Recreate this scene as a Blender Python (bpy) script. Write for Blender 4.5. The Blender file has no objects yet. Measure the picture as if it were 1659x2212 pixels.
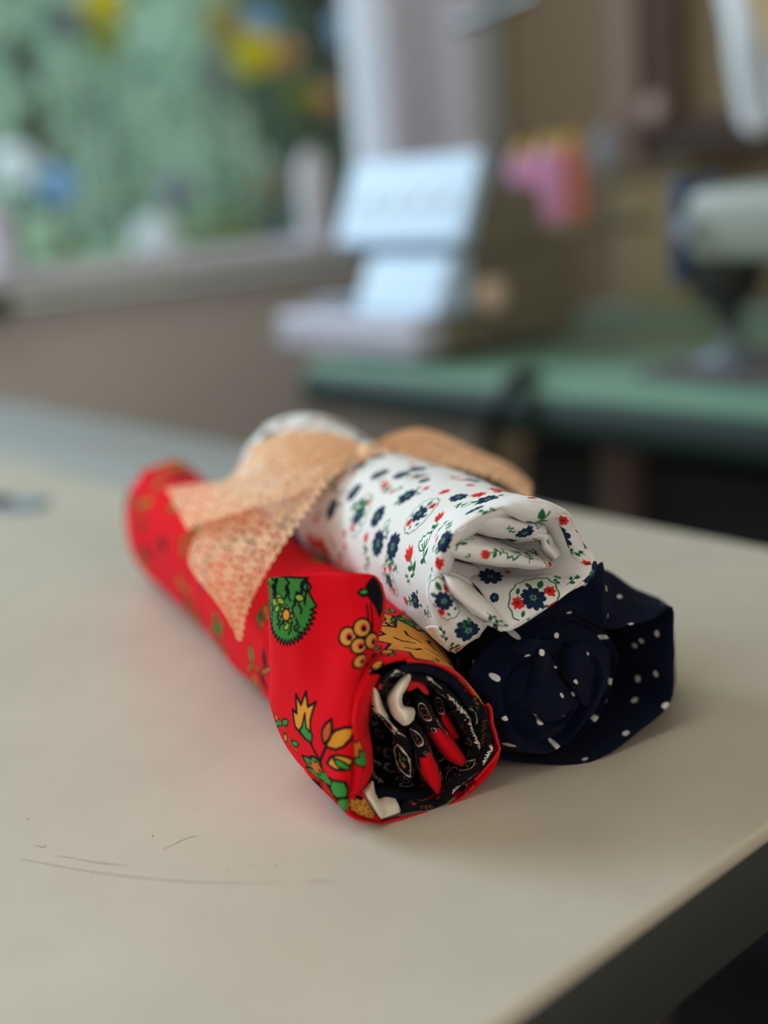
import bpy, math, random
import numpy as np
from mathutils import Matrix, Vector, noise

# ------------------------------------------------------------------ camera, light, exposure
TABLE_Z = .75
CAM = np.array([0., 0., .95]); FPX = 2600.
PITCH, ROLL = math.radians(15.2), math.radians(4.5)
fwd0 = np.array([.648, .762, 0.]); fwd0 /= np.linalg.norm(fwd0)       # room frame: x runs away to the right, y to the window wall
rgt0 = np.array([fwd0[1], -fwd0[0], 0.]); zup = np.array([0, 0, 1.])
fwd = fwd0*math.cos(PITCH) - zup*math.sin(PITCH)
up0 = fwd0*math.sin(PITCH) + zup*math.cos(PITCH)
rgt = rgt0*math.cos(ROLL) - up0*math.sin(ROLL)
upv = up0*math.cos(ROLL) + rgt0*math.sin(ROLL)
scn = bpy.context.scene
COL = scn.collection
cd = bpy.data.cameras.new('camera'); cam = bpy.data.objects.new('camera', cd); COL.objects.link(cam)
M = Matrix([[rgt[i], upv[i], -fwd[i], CAM[i]] for i in range(3)] + [[0, 0, 0, 1]])
cam.matrix_world = M
cd.sensor_fit = 'VERTICAL'; cd.sensor_height = 36; cd.lens = 36*FPX/2212
cd.clip_start = .01; cd.clip_end = 200
cd.dof.use_dof = True; cd.dof.focus_distance = .405; cd.dof.aperture_fstop = 42.3/15.5
scn.camera = cam

w = bpy.data.worlds.new('world'); scn.world = w; w.use_nodes = True
bg = w.node_tree.nodes['Background']
bg.inputs['Color'].default_value = (1.0, .91, .80, 1); bg.inputs['Strength'].default_value = 1.15
def sun(name, travel, strength, angle, color):
    d = bpy.data.lights.new(name, 'SUN'); o = bpy.data.objects.new(name, d); COL.objects.link(o)
    d.energy = strength; d.angle = math.radians(angle); d.color = color
    o.rotation_euler = Vector(travel).to_track_quat('-Z', 'Y').to_euler(); o.location = (0, 0, 4)
    return o
sun('daylight', (.34, -.74, -.60), 6.6, 34, (.66, .84, 1.0))
ld = bpy.data.lights.new('overhead_fill', 'AREA'); lo = bpy.data.objects.new('overhead_fill', ld); COL.objects.link(lo)  # added overhead fill that brightens the table, no fixture in view
ld.shape = 'RECTANGLE'; ld.size = 1.3; ld.size_y = .6; ld.energy = 13; ld.color = (1.0, .95, .86); lo.location = (-.25, .35, 2.57)
scn.view_settings.view_transform = 'Standard'; scn.view_settings.look = 'None'
scn.view_settings.exposure = -0.45; scn.view_settings.gamma = 1; scn.view_settings.use_curve_mapping = False
scn.cycles.use_denoising = True
scn.cycles.max_bounces = 6; scn.cycles.transparent_max_bounces = 12

# ------------------------------------------------------------------ measuring helpers
def rayd(x, y): return fwd + rgt*(x-829.5)/FPX + upv*(1106-y)/FPX
def onX(x, y, X): d = rayd(x, y); return CAM + d*(X-CAM[0])/d[0]
def onY(x, y, Y): d = rayd(x, y); return CAM + d*(Y-CAM[1])/d[1]
def onZ(x, y, Z): d = rayd(x, y); return CAM + d*(Z-CAM[2])/d[2]
# frame of the fabric bundle: s across, t up, k along the rolls away from the open ends
OLD_A = np.array([-.009, .352]); OLD_N = np.array([-.4215, .9068])
def toroom(v): return np.array([v[0]*rgt0[0] + v[1]*fwd0[0], v[0]*rgt0[1] + v[1]*fwd0[1], 0.])
BA = toroom(OLD_A) + zup*TABLE_Z
BN = toroom(OLD_N); BN /= np.linalg.norm(BN)
BE = np.array([BN[1], -BN[0], 0.])
def L(s, t, k): return BA + BE*s + zup*t + BN*k
def pk(x, y, k):
    d = rayd(x, y); u = ((BA + BN*k - CAM) @ BN)/(d @ BN); return CAM + d*u
def st(x, y, k):
    q = pk(x, y, k) - BA; return (float(q @ BE), float(q[2]), k)

# ------------------------------------------------------------------ object helpers
def link(name, verts, faces, mat, parent=None, uv=None, smooth=True, mats=None, fmat=None):
    v = np.asarray(verts, dtype=float)
    me = bpy.data.meshes.new(name)
    off = np.array(parent.matrix_world.translation if parent and parent.type == 'EMPTY' else (0, 0, 0)) if parent else np.zeros(3)
    if parent is not None: off = np.array(ORIG[parent.name])
    me.from_pydata((v-off).tolist(), [], [tuple(f) for f in faces]); me.update()
    if uv is not None:
        ul = me.uv_layers.new(name='UVMap'); arr = np.zeros((len(me.loops), 2)); i = 0
        for fu in uv:
            for c in fu: arr[i] = c; i += 1
        ul.data.foreach_set('uv', arr.ravel())
    for m in (mats or [mat]): me.materials.append(m)
    if fmat is not None: me.polygons.foreach_set('material_index', fmat)
    if smooth: me.polygons.foreach_set('use_smooth', [True]*len(me.polygons))
    o = bpy.data.objects.new(name, me); COL.objects.link(o)
    if parent is not None: o.parent = parent
    ORIG[o.name] = tuple(off)
    return o
ORIG = {}
def thing(name, loc, label, cat, group=None):
    o = bpy.data.objects.new(name, None); COL.objects.link(o); o.location = loc; ORIG[o.name] = tuple(loc)
    o.empty_display_size = .02
    return tag(o, label, cat, group)
def tag(o, label, cat, group=None, kind=None):
    o['label'] = label; o['category'] = cat
    if group: o['group'] = group
    if kind: o['kind'] = kind
    return o
def struct(o, label=None):
    o['kind'] = 'structure'
    if label: o['label'] = label
    return o
class MB:
    """collects boxes, prisms and tubes and links them as one mesh"""
    def __init__(s): s.v = []; s.f = []
    def add(s, v, f):
        n = len(s.v); s.v += [tuple(map(float, p)) for p in v]; s.f += [tuple(n+i for i in q) for q in f]; return s
    def box(s, c, d, R=None, bev=0.):
        c = np.array(c, float); d = np.array(d, float)/2
        R = np.eye(3) if R is None else R
        if bev <= 0:
            P = [(x, y, z) for x in (-1, 1) for y in (-1, 1) for z in (-1, 1)]
            return s.add([c + R @ (np.array(p)*d) for p in P],
                  [(0,1,3,2),(4,6,7,5),(0,4,5,1),(2,3,7,6),(0,2,6,4),(1,5,7,3)])
        # bevelled box: rings of a rounded rectangle
        rings = []
        n = 4
        for zz, ins in ((-1, bev), (-1, bev*.3), (-1, 0), (1, 0), (1, bev*.3), (1, bev)):
            pass
        prof = [(-d[2], bev), (-d[2]+bev*.3, bev*.3), (-d[2]+bev, 0), (d[2]-bev, 0), (d[2]-bev*.3, bev*.3), (d[2], bev)]
        for z, ins in prof:
            ring = []
            for (sx, sy, a0) in ((1, 1, 0), (-1, 1, 90), (-1, -1, 180), (1, -1, 270)):
                for q in range(n+1):
                    a = math.radians(a0 + 90*q/n); rr = bev
                    ring.append((sx*(d[0]-bev) + math.cos(a)*(rr-ins), sy*(d[1]-bev) + math.sin(a)*(rr-ins), z))
            rings.append(ring)
        m = len(rings[0]); V = [c + R @ np.array(p) for r in rings for p in r]
        Fc = [(i*m+j, i*m+(j+1) % m, (i+1)*m+(j+1) % m, (i+1)*m+j) for i in range(len(rings)-1) for j in range(m)]
        Fc += [tuple(range(m))[::-1], tuple((len(rings)-1)*m+j for j in range(m))]
        return s.add(V, Fc)
    def tube(s, pts, rad, n=12, cap=True):
        pts = [np.array(p, float) for p in pts]
        rad = rad if hasattr(rad, '__len__') else [rad]*len(pts)
        V = []; ref = None
        for i, p in enumerate(pts):
            t = pts[min(i+1, len(pts)-1)] - pts[max(i-1, 0)]; t = t/(np.linalg.norm(t)+1e-12)
            if ref is None:
                ref = np.array([0, 0, 1.]) if abs(t[2]) < .9 else np.array([1., 0, 0])
            u = ref - t*(ref @ t); u /= np.linalg.norm(u); ref = u; v = np.cross(t, u)
            V += [p + rad[i]*(u*math.cos(2*math.pi*j/n) + v*math.sin(2*math.pi*j/n)) for j in range(n)]
        Fc = [(i*n+j, i*n+(j+1) % n, (i+1)*n+(j+1) % n, (i+1)*n+j) for i in range(len(pts)-1) for j in range(n)]
        if cap: Fc += [tuple(range(n))[::-1], tuple((len(pts)-1)*n+j for j in range(n))]
        return s.add(V, Fc)
    def prism(s, poly, ext):
        """closed polygon (3D points) swept by the vector ext"""
        n = len(poly); poly = [np.array(p, float) for p in poly]; ext = np.array(ext, float)
        return s.add(poly + [p+ext for p in poly], [tuple(range(n))[::-1], tuple(range(n, 2*n))] +
              [(i, (i+1) % n, n+(i+1) % n, n+i) for i in range(n)])
    def build(s, name, mat, parent=None, smooth=False, bevel=0):
        o = link(name, s.v, s.f, mat, parent, smooth=smooth)
        if bevel:
            m = o.modifiers.new('bevel', 'BEVEL'); m.width = bevel; m.segments = 3; m.limit_method = 'ANGLE'
            m2 = o.modifiers.new('wn', 'WEIGHTED_NORMAL'); o.data.polygons.foreach_set('use_smooth', [True]*len(o.data.polygons))
        elif smooth:
            o.data.polygons.foreach_set('use_smooth', [True]*len(o.data.polygons))
            try: o.data.set_sharp_from_angle(angle=math.radians(40))
            except Exception: pass
        return o

# ------------------------------------------------------------------ materials
def mat(name, col, rough=.6, metal=0, spec=.5, var=0, vscale=20, bump=0, bscale=200, coat=0, sheen=0, col2=None):
    m = bpy.data.materials.new(name); m.use_nodes = True; nt = m.node_tree; b = nt.nodes['Principled BSDF']
    b.inputs['Base Color'].default_value = (*col, 1); b.inputs['Roughness'].default_value = rough
    b.inputs['Metallic'].default_value = metal; b.inputs['Specular IOR Level'].default_value = spec
    b.inputs['Coat Weight'].default_value = coat; b.inputs['Sheen Weight'].default_value = sheen
    tc = nt.nodes.new('ShaderNodeTexCoord')
    if var or col2:
        nz = nt.nodes.new('ShaderNodeTexNoise'); nz.inputs['Scale'].default_value = vscale; nz.inputs['Detail'].default_value = 6
        nt.links.new(tc.outputs['Object'], nz.inputs['Vector'])
        cr = nt.nodes.new('ShaderNodeValToRGB'); cr.color_ramp.elements[0].position = .3; cr.color_ramp.elements[1].position = .7
        c2 = col2 or tuple(min(1, c*(1+var)) for c in col)
        cr.color_ramp.elements[0].color = (*[c*(1-var) for c in col], 1); cr.color_ramp.elements[1].color = (*c2, 1)
        nt.links.new(nz.outputs['Fac'], cr.inputs['Fac']); nt.links.new(cr.outputs['Color'], b.inputs['Base Color'])
    if bump:
        n2 = nt.nodes.new('ShaderNodeTexNoise'); n2.inputs['Scale'].default_value = bscale; n2.inputs['Detail'].default_value = 3
        nt.links.new(tc.outputs['Object'], n2.inputs['Vector'])
        bp = nt.nodes.new('ShaderNodeBump'); bp.inputs['Strength'].default_value = bump; bp.inputs['Distance'].default_value = .001
        nt.links.new(n2.outputs['Fac'], bp.inputs['Height']); nt.links.new(bp.outputs['Normal'], b.inputs['Normal'])
    return m
def srgb(r, g, b): return tuple((c/255/12.92 if c/255 <= .04045 else ((c/255+.055)/1.055)**2.4) for c in (r, g, b))
# ------------------------------------------------------------------ printed cloth: motifs drawn in metres on the unrolled fabric
PPM = 5500
class Canvas:
    def __init__(s, w, h, col):
        s.w, s.h = int(w*PPM), int(h*PPM); s.a = np.empty((s.h, s.w, 3), np.float32); s.a[:] = np.array(col)/255.
        s.T = (0., 0., 1., 0., 1.)
    def setT(s, u0, v0, u1, v1, mir=1): s.T = (u0, v0, u1-u0, v1-v0, mir)
    def tr(s, pts):
        u0, v0, dx, dy, m = s.T; p = np.asarray(pts, float)
        return np.stack([(u0 + p[:, 1]*dx + m*p[:, 0]*dy)*PPM, (v0 + p[:, 1]*dy - m*p[:, 0]*dx)*PPM], 1)
    def box(s, q, pad):
        x0, y0 = np.floor(q.min(0)-pad).astype(int); x1, y1 = np.ceil(q.max(0)+pad).astype(int)
        return max(x0, 0), max(y0, 0), min(x1, s.w), min(y1, s.h)
    def blend(s, b, m, col):
        x0, y0, x1, y1 = b; v = s.a[y0:y1, x0:x1]; v += (np.array(col, np.float32)/255. - v)*m[..., None].astype(np.float32)
    def poly(s, pts, col):
        q = s.tr(pts); b = s.box(q, 1); x0, y0, x1, y1 = b
        if x1 <= x0 or y1 <= y0: return
        acc = np.zeros((y1-y0, x1-x0))
        for ox in (.25, .75):
            for oy in (.25, .75):
                X, Y = np.meshgrid(np.arange(x0, x1)+ox, np.arange(y0, y1)+oy); c = np.zeros(X.shape, bool)
                for i in range(len(q)):
                    xa, ya = q[i-1]; xb, yb = q[i]
                    if ya == yb: continue
                    c ^= ((ya > Y) != (yb > Y)) & (X < (xb-xa)*(Y-ya)/(yb-ya)+xa)
                acc += c
        s.blend(b, acc/4, col)
    def line(s, pts, w, col, closed=False):
        q = s.tr(pts); u = math.hypot(s.T[2], s.T[3]); w = max(w*u*PPM/2, .6); b = s.box(q, w+1); x0, y0, x1, y1 = b
        if x1 <= x0 or y1 <= y0: return
        X, Y = np.meshgrid(np.arange(x0, x1)+.5, np.arange(y0, y1)+.5); D = np.full(X.shape, 1e9)
        for i in range(0 if closed else 1, len(q)):
            a, c = q[i-1], q[i]; d = c-a; l = d @ d + 1e-9
            t = np.clip(((X-a[0])*d[0] + (Y-a[1])*d[1])/l, 0, 1)
            D = np.minimum(D, np.hypot(X-a[0]-t*d[0], Y-a[1]-t*d[1]))
        s.blend(b, np.clip(w+.5-D, 0, 1), col)
    def op(s, pts, col, w=.025, ink=(16, 12, 14)): s.poly(pts, col); s.line(pts, w, ink, True)
    def image(s, name):
        im = bpy.data.images.new(name, s.w, s.h, alpha=False)
        px = np.ones((s.h, s.w, 4), np.float32); px[..., :3] = np.clip(s.a, 0, 1)
        im.pixels.foreach_set(px.ravel()); im.update(); im.pack()
        return im
def ell(cx, cy, rx, ry, rot=0, n=18):
    a = np.linspace(0, 2*math.pi, n, endpoint=False); c, q = math.cos(rot), math.sin(rot)
    x, y = rx*np.cos(a), ry*np.sin(a); return np.stack([cx + c*x - q*y, cy + q*x + c*y], 1)
def leaf(x0, y0, x1, y1, w):
    d = np.array([x1-x0, y1-y0]); n_ = np.array([-d[1], d[0]]); P = []
    for t, k in ((0, 0), (.25, .8), (.5, 1), (.75, .7), (1, 0), (.75, -.7), (.5, -1), (.25, -.8)): P.append(np.array([x0, y0]) + d*t + n_*k*w)
    return np.array(P)
RD, GN, NV, CR, GO = (226, 44, 44), (32, 104, 58), (24, 42, 74), (232, 228, 222), (226, 150, 48)
G2, BK, R2 = (62, 148, 62), (18, 14, 18), (228, 8, 28)
RN = random.Random(5)
# --- motifs of the white cloth
def m_navy(c):
    for i in range(5):
        a = math.radians(90 + 72*i + 8); dx, dy = math.cos(a), math.sin(a)
        c.poly(ell(dx*.29 - dy*.085, .5 + dy*.29 + dx*.085, .2, .13, a+.2), NV); c.poly(ell(dx*.29 + dy*.085, .5 + dy*.29 - dx*.085, .2, .13, a-.2), NV)
    for i in range(6):
        a = i*1.05; c.line([(0, .5), (math.cos(a)*.17, .5 + math.sin(a)*.17)], .03, (70, 140, 100))
    c.poly(ell(0, .5, .09, .09), GN)
def m_navyspray(c):
    for x0, y0, x1, y1 in ((-.2, .2, -.42, .0), (0, .1, 0, -.25), (.2, .2, .4, 0), (-.3, .9, -.5, 1.15), (.3, .9, .45, 1.2)): c.poly(leaf(x0, y0, x1, y1, .3), GN)
    m_navy(c)
def m_tulip(c):
    c.line([(0, 0), (.03, .3), (0, .6)], .045, GN); c.poly(leaf(0, .08, .24, .3, .28), GN); c.poly(leaf(0, .2, -.2, .42, .28), GN); c.poly(leaf(0, 0, -.2, .1, .25), GN)
    c.poly([(-.05, .5), (-.17, .62), (-.2, .85), (-.12, .8), (-.08, .98), (0, .84), (.07, 1), (.1, .82), (.2, .88), (.17, .62), (.05, .5)], RD)
    c.line([(-.03, .55), (-.08, .72)], .03, GN); c.line([(.03, .55), (.07, .7)], .03, GN)
def m_red(c):
    c.poly([(-.1, 0), (.12, .04), (.38, .0), (.34, .3), (.5, .5), (.32, .66), (.36, .98), (.08, .86), (-.16, 1), (-.22, .74), (-.48, .7), (-.34, .45), (-.44, .16), (-.2, .2)], RD)
    c.poly(ell(0, .5, .11, .14), (96, 30, 34)); 
    for a in (0, 1.3, 2.6, 3.9, 5.2): c.line([(0, .5), (.24*math.cos(a), .5+.24*math.sin(a))], .03, (120, 36, 40))
def m_otulip(c):
    c.line([(0, 0), (-.03, .3), (0, .55)], .045, GN); c.poly(leaf(0, .1, -.22, .28, .28), GN); c.poly(leaf(0, .2, .22, .36, .28), GN)
    o = [(-.06, .5), (-.2, .62), (-.24, .8), (-.2, .92), (-.13, .88), (-.08, 1), (0, .92), (.07, 1), (.12, .9), (.2, .93), (.24, .8), (.19, .62), (.06, .5)]
    c.line(o, .035, GN, True)
    for x in (-.1, 0, .1): c.line([(x*.4, .52), (x, .74)], .035, GN)
def m_leaves(c):
    c.line([(0, 0), (.05, .5), (0, 1)], .04, GN)
    for x, y, q in ((.25, .35, .15), (-.22, .5, .3), (.22, .75, .5), (-.2, .95, .7)): c.poly(leaf(0, q, x, y, .3), GN)
def m_medal(c):
    P = []
    for i in range(72):
        a = 2*math.pi*i/72; k = 1 + .035*math.sin(a*13); P.append((.385*k*math.cos(a), .5 + .5*k*math.sin(a)))
    c.line(P, .022, GN, True)
    T = c.T
    def sub(f, x, y, s_, r):
        q = c.tr([(x - math.sin(r)*-s_/2*-1 if 0 else x, y)])[0]/PPM
        d = np.array([T[2], T[3]]); ca, sa = math.cos(r), math.sin(r); d = np.array([d[0]*ca - d[1]*sa, d[0]*sa + d[1]*ca])*s_
        c.T = (q[0]-d[0]/2, q[1]-d[1]/2, d[0], d[1], T[4]); f(c); c.T = T
    for x0, y0, x1, y1 in ((-.1, .62, -.28, .7), (.1, .66, .2, .86), (-.02, .2, .02, .08), (.2, .4, .3, .52), (-.25, .36, -.3, .5), (0, .7, -.06, .92), (.14, .2, .25, .28)): c.poly(leaf(x0, y0, x1, y1, .25), GN)
    c.line([(-.2, .3), (-.06, .5), (.14, .7)], .02, GN)
    sub(m_navy, 0, .48, .44, .3); sub(m_red, .17, .76, .22, .5); sub(m_red, -.17, .24, .22, 1.1)
# --- motifs of the red cloth
def m_sprig(c):
    c.line([(.05, 0), (.0, .25), (.04, .45), (-.1, .66)], .03, BK); c.line([(.04, .45), (.14, .6), (.2, .75)], .028, BK); c.line([(0, .25), (.12, .3)], .025, BK)
    c.op([(-.12, .62), (-.26, .7), (-.3, .84), (-.24, .82), (-.27, .98), (-.19, .9), (-.15, 1.02), (-.1, .9), (-.02, .95), (-.05, .8), (-.04, .66)], GO)
    c.op([(-.12, .62), (-.2, .68), (-.16, .72), (-.13, .84), (-.1, .72), (-.02, .68), (-.04, .6)], G2, .02)
    c.op(leaf(.14, .6, .42, .78, .24), GO); c.op(leaf(.12, .62, .18, .84, .22), (206, 90, 44)); c.op(leaf(.12, .44, .4, .5, .26), GO); c.op(leaf(.2, .5, .36, .4, .2), G2, .02)
    for a in ((0, .3, -.22, .42), (0, .25, -.2, .24), (.02, .1, .26, .28), (.02, .02, .28, .04), (.02, 0, -.16, .08), (.04, .4, -.1, .46)): c.op(leaf(*a, .3), G2)
def m_berries(c):
    c.line([(.18, .6), (.2, 1.1)], .025, BK); c.line([(.25, .6), (.26, 1.1)], .025, BK)
    for x, y, r in ((-.16, .62, .15), (.08, .74, .14), (.02, .44, .13), (.24, .5, .13), (.06, .14, .12)):
        c.op(ell(x, y, r, r*1.1), (214, 150, 64), .035); c.poly(ell(x+.03, y, r*.42, r*.5), (214, 60, 70)); c.poly(ell(x+.03, y-.02, r*.28, r*.34), BK)
def m_darkleaf(c):
    c.poly([(0, 0), (.24, .15), (.34, .45), (.3, .8), (.12, 1.0), (-.02, .9), (-.16, .78), (-.2, .55), (-.1, .3)], BK)
    c.poly(leaf(-.12, .62, -.4, .66, .4), BK); c.poly(leaf(-.14, .64, -.34, .66, .25), G2)
def m_bush(c):
    o = []
    for i in range(44):
        t = i/43; a = math.radians(-100 + 200*t); r = .52 + (.075 if i % 2 else -.03); o.append((r*math.sin(a)*.85, .5 - r*math.cos(a)*.98))
    o += [(.36, .8), (.40, .88), (.3, 1.0), (-.3, 1.0), (-.40, .88), (-.36, .8)]
    c.op(o, (60, 132, 58), .03)
    rr = random.Random(2)
    for i in range(26):
        x, y = rr.uniform(-.34, .34), rr.uniform(.06, .85)
        c.line([(x, y), (x+rr.uniform(-.06, .06), y+.06), (x+rr.uniform(-.08, .08), y+.12), (x+rr.uniform(-.06, .06), y+.2)], .032, BK)
    for i in range(7): c.op(ell(rr.uniform(-.26, .3), rr.uniform(.12, .95), .05, .07, rr.uniform(0, 3)), (150, 176, 70), .018)
    for i in range(8):
        a = i*.785; c.op(leaf(0, .42, .17*math.cos(a), .42+.17*math.sin(a), .25), (130, 158, 66), .018)
    c.op(ell(0, .42, .08, .1), GO, .03)
def m_gold(c):
    o = [(.5*(1+.13*(-1)**i)*math.cos(i*.262), .5+.5*(1+.13*(-1)**i)*math.sin(i*.262)) for i in range(24)]
    c.op(o, (204, 132, 44), .025)
    c.poly(ell(0, .5, .24, .2), (222, 150, 60)); rr = random.Random(4)
    for i in range(9):
        a = i*.7; c.line([(.2*math.cos(a), .5+.2*math.sin(a)), (.3*math.cos(a+.15), .5+.3*math.sin(a+.15)), (.36*math.cos(a), .5+.36*math.sin(a))], .025, BK)
    c.line([(-.1, .45), (0, .52), (.08, .46), (.12, .55)], .025, BK)
def m_foliage(c):
    rr = random.Random(9)
    for i in range(26):
        x, y = rr.uniform(-.5, .5), rr.uniform(0, 1); a = rr.uniform(0, 6.3); c.op(leaf(x, y, x+.2*math.cos(a), y+.2*math.sin(a), .25), rr.choice([G2, (44, 112, 54), (70, 160, 64)]), .03)
    for x, y in ((-.2, .3), (.2, .75), (.32, .2)):
        c.op(ell(x, y, .1, .13), GO, .035)
def m_vine(c):
    c.line([(0, 0), (-.1, .3), (.04, .55), (-.04, 1)], .075, BK); c.line([(0, 0), (-.1, .3), (.04, .55), (-.04, 1)], .03, GO)
    for a in ((-.08, .3, -.4, .36), (.0, .5, .3, .6), (-.02, .75, -.3, .9), (.02, .2, .3, .1)): c.op(leaf(*a, .25), RN.choice([G2, GO, BK]), .03)
def m_tulipg(c):
    c.line([(0, 0), (.05, .4)], .05, BK)
    c.op([(0, .3), (-.26, .5), (-.3, .82), (-.16, .78), (-.1, 1.02), (.06, .84), (.2, .9), (.24, .6), (.14, .34)], (214, 112, 40), .04)
    c.op([(0, .12), (-.2, .28), (-.12, .46), (0, .4), (.08, .62), (.18, .5), (.34, .52), (.3, .3), (.4, .18), (.2, .04)], G2, .04)
def m_swoosh(c): c.poly([(-.08, 0), (.12, .2), (.16, .55), (.02, 1), (-.08, .8), (-.14, .4)], BK); c.poly(leaf(-.02, .2, 0, .7, .1), (38, 40, 60))
# --- motifs of the black lining
def jag(cx, cy, rx, ry, n, k, rr): return [(cx + rx*(1+rr.uniform(-k, k))*math.cos(2*math.pi*i/n), cy + ry*(1+rr.uniform(-k, k))*math.sin(2*math.pi*i/n)) for i in range(n)]
def m_paisley(c, seed=None):
    rr = RN if seed is None else random.Random(seed)
    c.poly(jag(0, .5, .42, .5, 26, .16, rr), (214, 208, 196)); c.poly(jag(0, .5, .29, .37, 22, .16, rr), BK)
    for i in range(7):
        x, y = rr.uniform(-.22, .22), rr.uniform(.2, .8); c.op(ell(x, y, rr.uniform(.05, .1), rr.uniform(.06, .12), rr.uniform(0, 3)), rr.choice([(176, 26, 40), (40, 112, 58), (176, 112, 50), (214, 208, 196)]), .02)
def m_cartouche(c):
    c.poly(jag(0, .5, .36, .5, 20, .06, random.Random(3)), (220, 214, 204)); c.poly(jag(0, .5, .3, .43, 20, .05, random.Random(3)), BK)
    for i in range(6):
        a = i*1.047; c.op(ell(.15*math.cos(a), .52+.2*math.sin(a), .06, .1, a), (150, 84, 36), .02)
    c.poly(ell(0, .14, .1, .06), (170, 30, 40))
def m_goldline(c):
    c.line([(-.2, 0), (.2, .1), (-.1, .3), (.22, .45), (-.15, .6), (.2, .8), (-.1, 1)], .04, (168, 110, 56))
def m_whiteedge(c):
    rr = random.Random(8); P = [(rr.uniform(-.07, .07), i/16) for i in range(17)]; c.line(P, .09, (222, 216, 206)); 
    for i in range(8): c.poly(ell(rr.uniform(-.1, .12), rr.random(), .05, .04), rr.choice([(222, 216, 206), (40, 110, 56), (176, 26, 40)]))
def m_dot(c): c.poly(ell(0, .5, .46, .5), (224, 222, 218))
def m_redarea(c): c.poly([(-.6, -.1), (.6, -.1), (.6, .9), (.25, .92), (.1, 1.04), (-.05, .94), (-.3, .98), (-.6, .85)], R2)
def m_cream(c): c.poly([(-.5, 0), (.5, 0), (.5, 1), (-.5, 1)], (226, 216, 200))
MOT = {k[2:]: v for k, v in list(globals().items()) if k.startswith('m_')}
def fill(c, u0, v0, u1, v1, kinds, n, mind, placed, seed):
    rr = random.Random(seed); pts = [((a+b_)/2, (d+e_)/2, math.hypot(b_-a, e_-d)*.55) for (_, a, d, b_, e_, *_r) in placed]
    for _ in range(n*14):
        if n <= 0: break
        k, lo, hi = rr.choice(kinds); s_ = rr.uniform(lo, hi); u, v = rr.uniform(u0, u1), rr.uniform(v0, v1)
        if any(math.hypot(u-a, v-d) < max(mind, (s_*.5+r_)*.86) for a, d, r_ in pts): continue
        a = rr.uniform(0, 2*math.pi); du, dv = math.cos(a)*s_/2, math.sin(a)*s_/2
        c.setT(u-du, v-dv, u+du, v+dv, rr.choice((1, -1))); MOT[k](c); pts.append((u, v, s_*.5)); n -= 1
def cloth(name, img, rough=.95, sheen=.02, weave=.00042, bump=.45, trans=0):
    m = bpy.data.materials.new(name); m.use_nodes = True; nt = m.node_tree; b = nt.nodes['Principled BSDF']; N = nt.nodes.new; K = nt.links.new
    b.inputs['Roughness'].default_value = rough; b.inputs['Specular IOR Level'].default_value = .12; b.inputs['Sheen Weight'].default_value = sheen
    b.inputs['Sheen Roughness'].default_value = .5
    tc = N('ShaderNodeTexCoord'); sx = N('ShaderNodeSeparateXYZ'); K(tc.outputs['UV'], sx.inputs[0])
    def mth(op, a, b2):
        q = N('ShaderNodeMath'); q.operation = op
        for i, z in enumerate((a, b2)):
            if z is None: continue
            if isinstance(z, (int, float)): q.inputs[i].default_value = z
            else: K(z, q.inputs[i])
        return q.outputs[0]
    kk = 2*math.pi/weave
    hx = mth('SINE', mth('MULTIPLY', sx.outputs[0], kk), None); hy = mth('SINE', mth('MULTIPLY', sx.outputs[1], kk), None)
    h = mth('MULTIPLY', hx, hy)
    if img is not None:
        mp = N('ShaderNodeMapping'); mp.inputs['Scale'].default_value = (PPM/img.size[0], PPM/img.size[1], 1); K(tc.outputs['UV'], mp.inputs[0])
        it = N('ShaderNodeTexImage'); it.image = img; it.extension = 'REPEAT'; K(mp.outputs[0], it.inputs[0]); col = it.outputs['Color']
    else:
        rgb = N('ShaderNodeRGB'); rgb.outputs[0].default_value = (.8, .7, .6, 1); col = rgb.outputs[0]
    f = mth('MULTIPLY_ADD', h, .09); f.node.inputs[2].default_value = .95
    mx = N('ShaderNodeMix'); mx.data_type = 'RGBA'; mx.blend_type = 'MULTIPLY'; mx.inputs['Factor'].default_value = 1
    K(col, mx.inputs[6]); cb = N('ShaderNodeCombineXYZ'); [K(f, cb.inputs[i]) for i in range(3)]; K(cb.outputs[0], mx.inputs[7]); K(mx.outputs[2], b.inputs['Base Color'])
    nz = N('ShaderNodeTexNoise'); nz.inputs['Scale'].default_value = 120; nz.inputs['Detail'].default_value = 2; K(tc.outputs['UV'], nz.inputs['Vector'])
    hh = mth('MULTIPLY_ADD', h, .12); K(nz.outputs['Fac'], hh.node.inputs[2])
    bp = N('ShaderNodeBump'); bp.inputs['Strength'].default_value = bump; bp.inputs['Distance'].default_value = .0009; K(hh, bp.inputs['Height']); K(bp.outputs['Normal'], b.inputs['Normal'])
    return m
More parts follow.
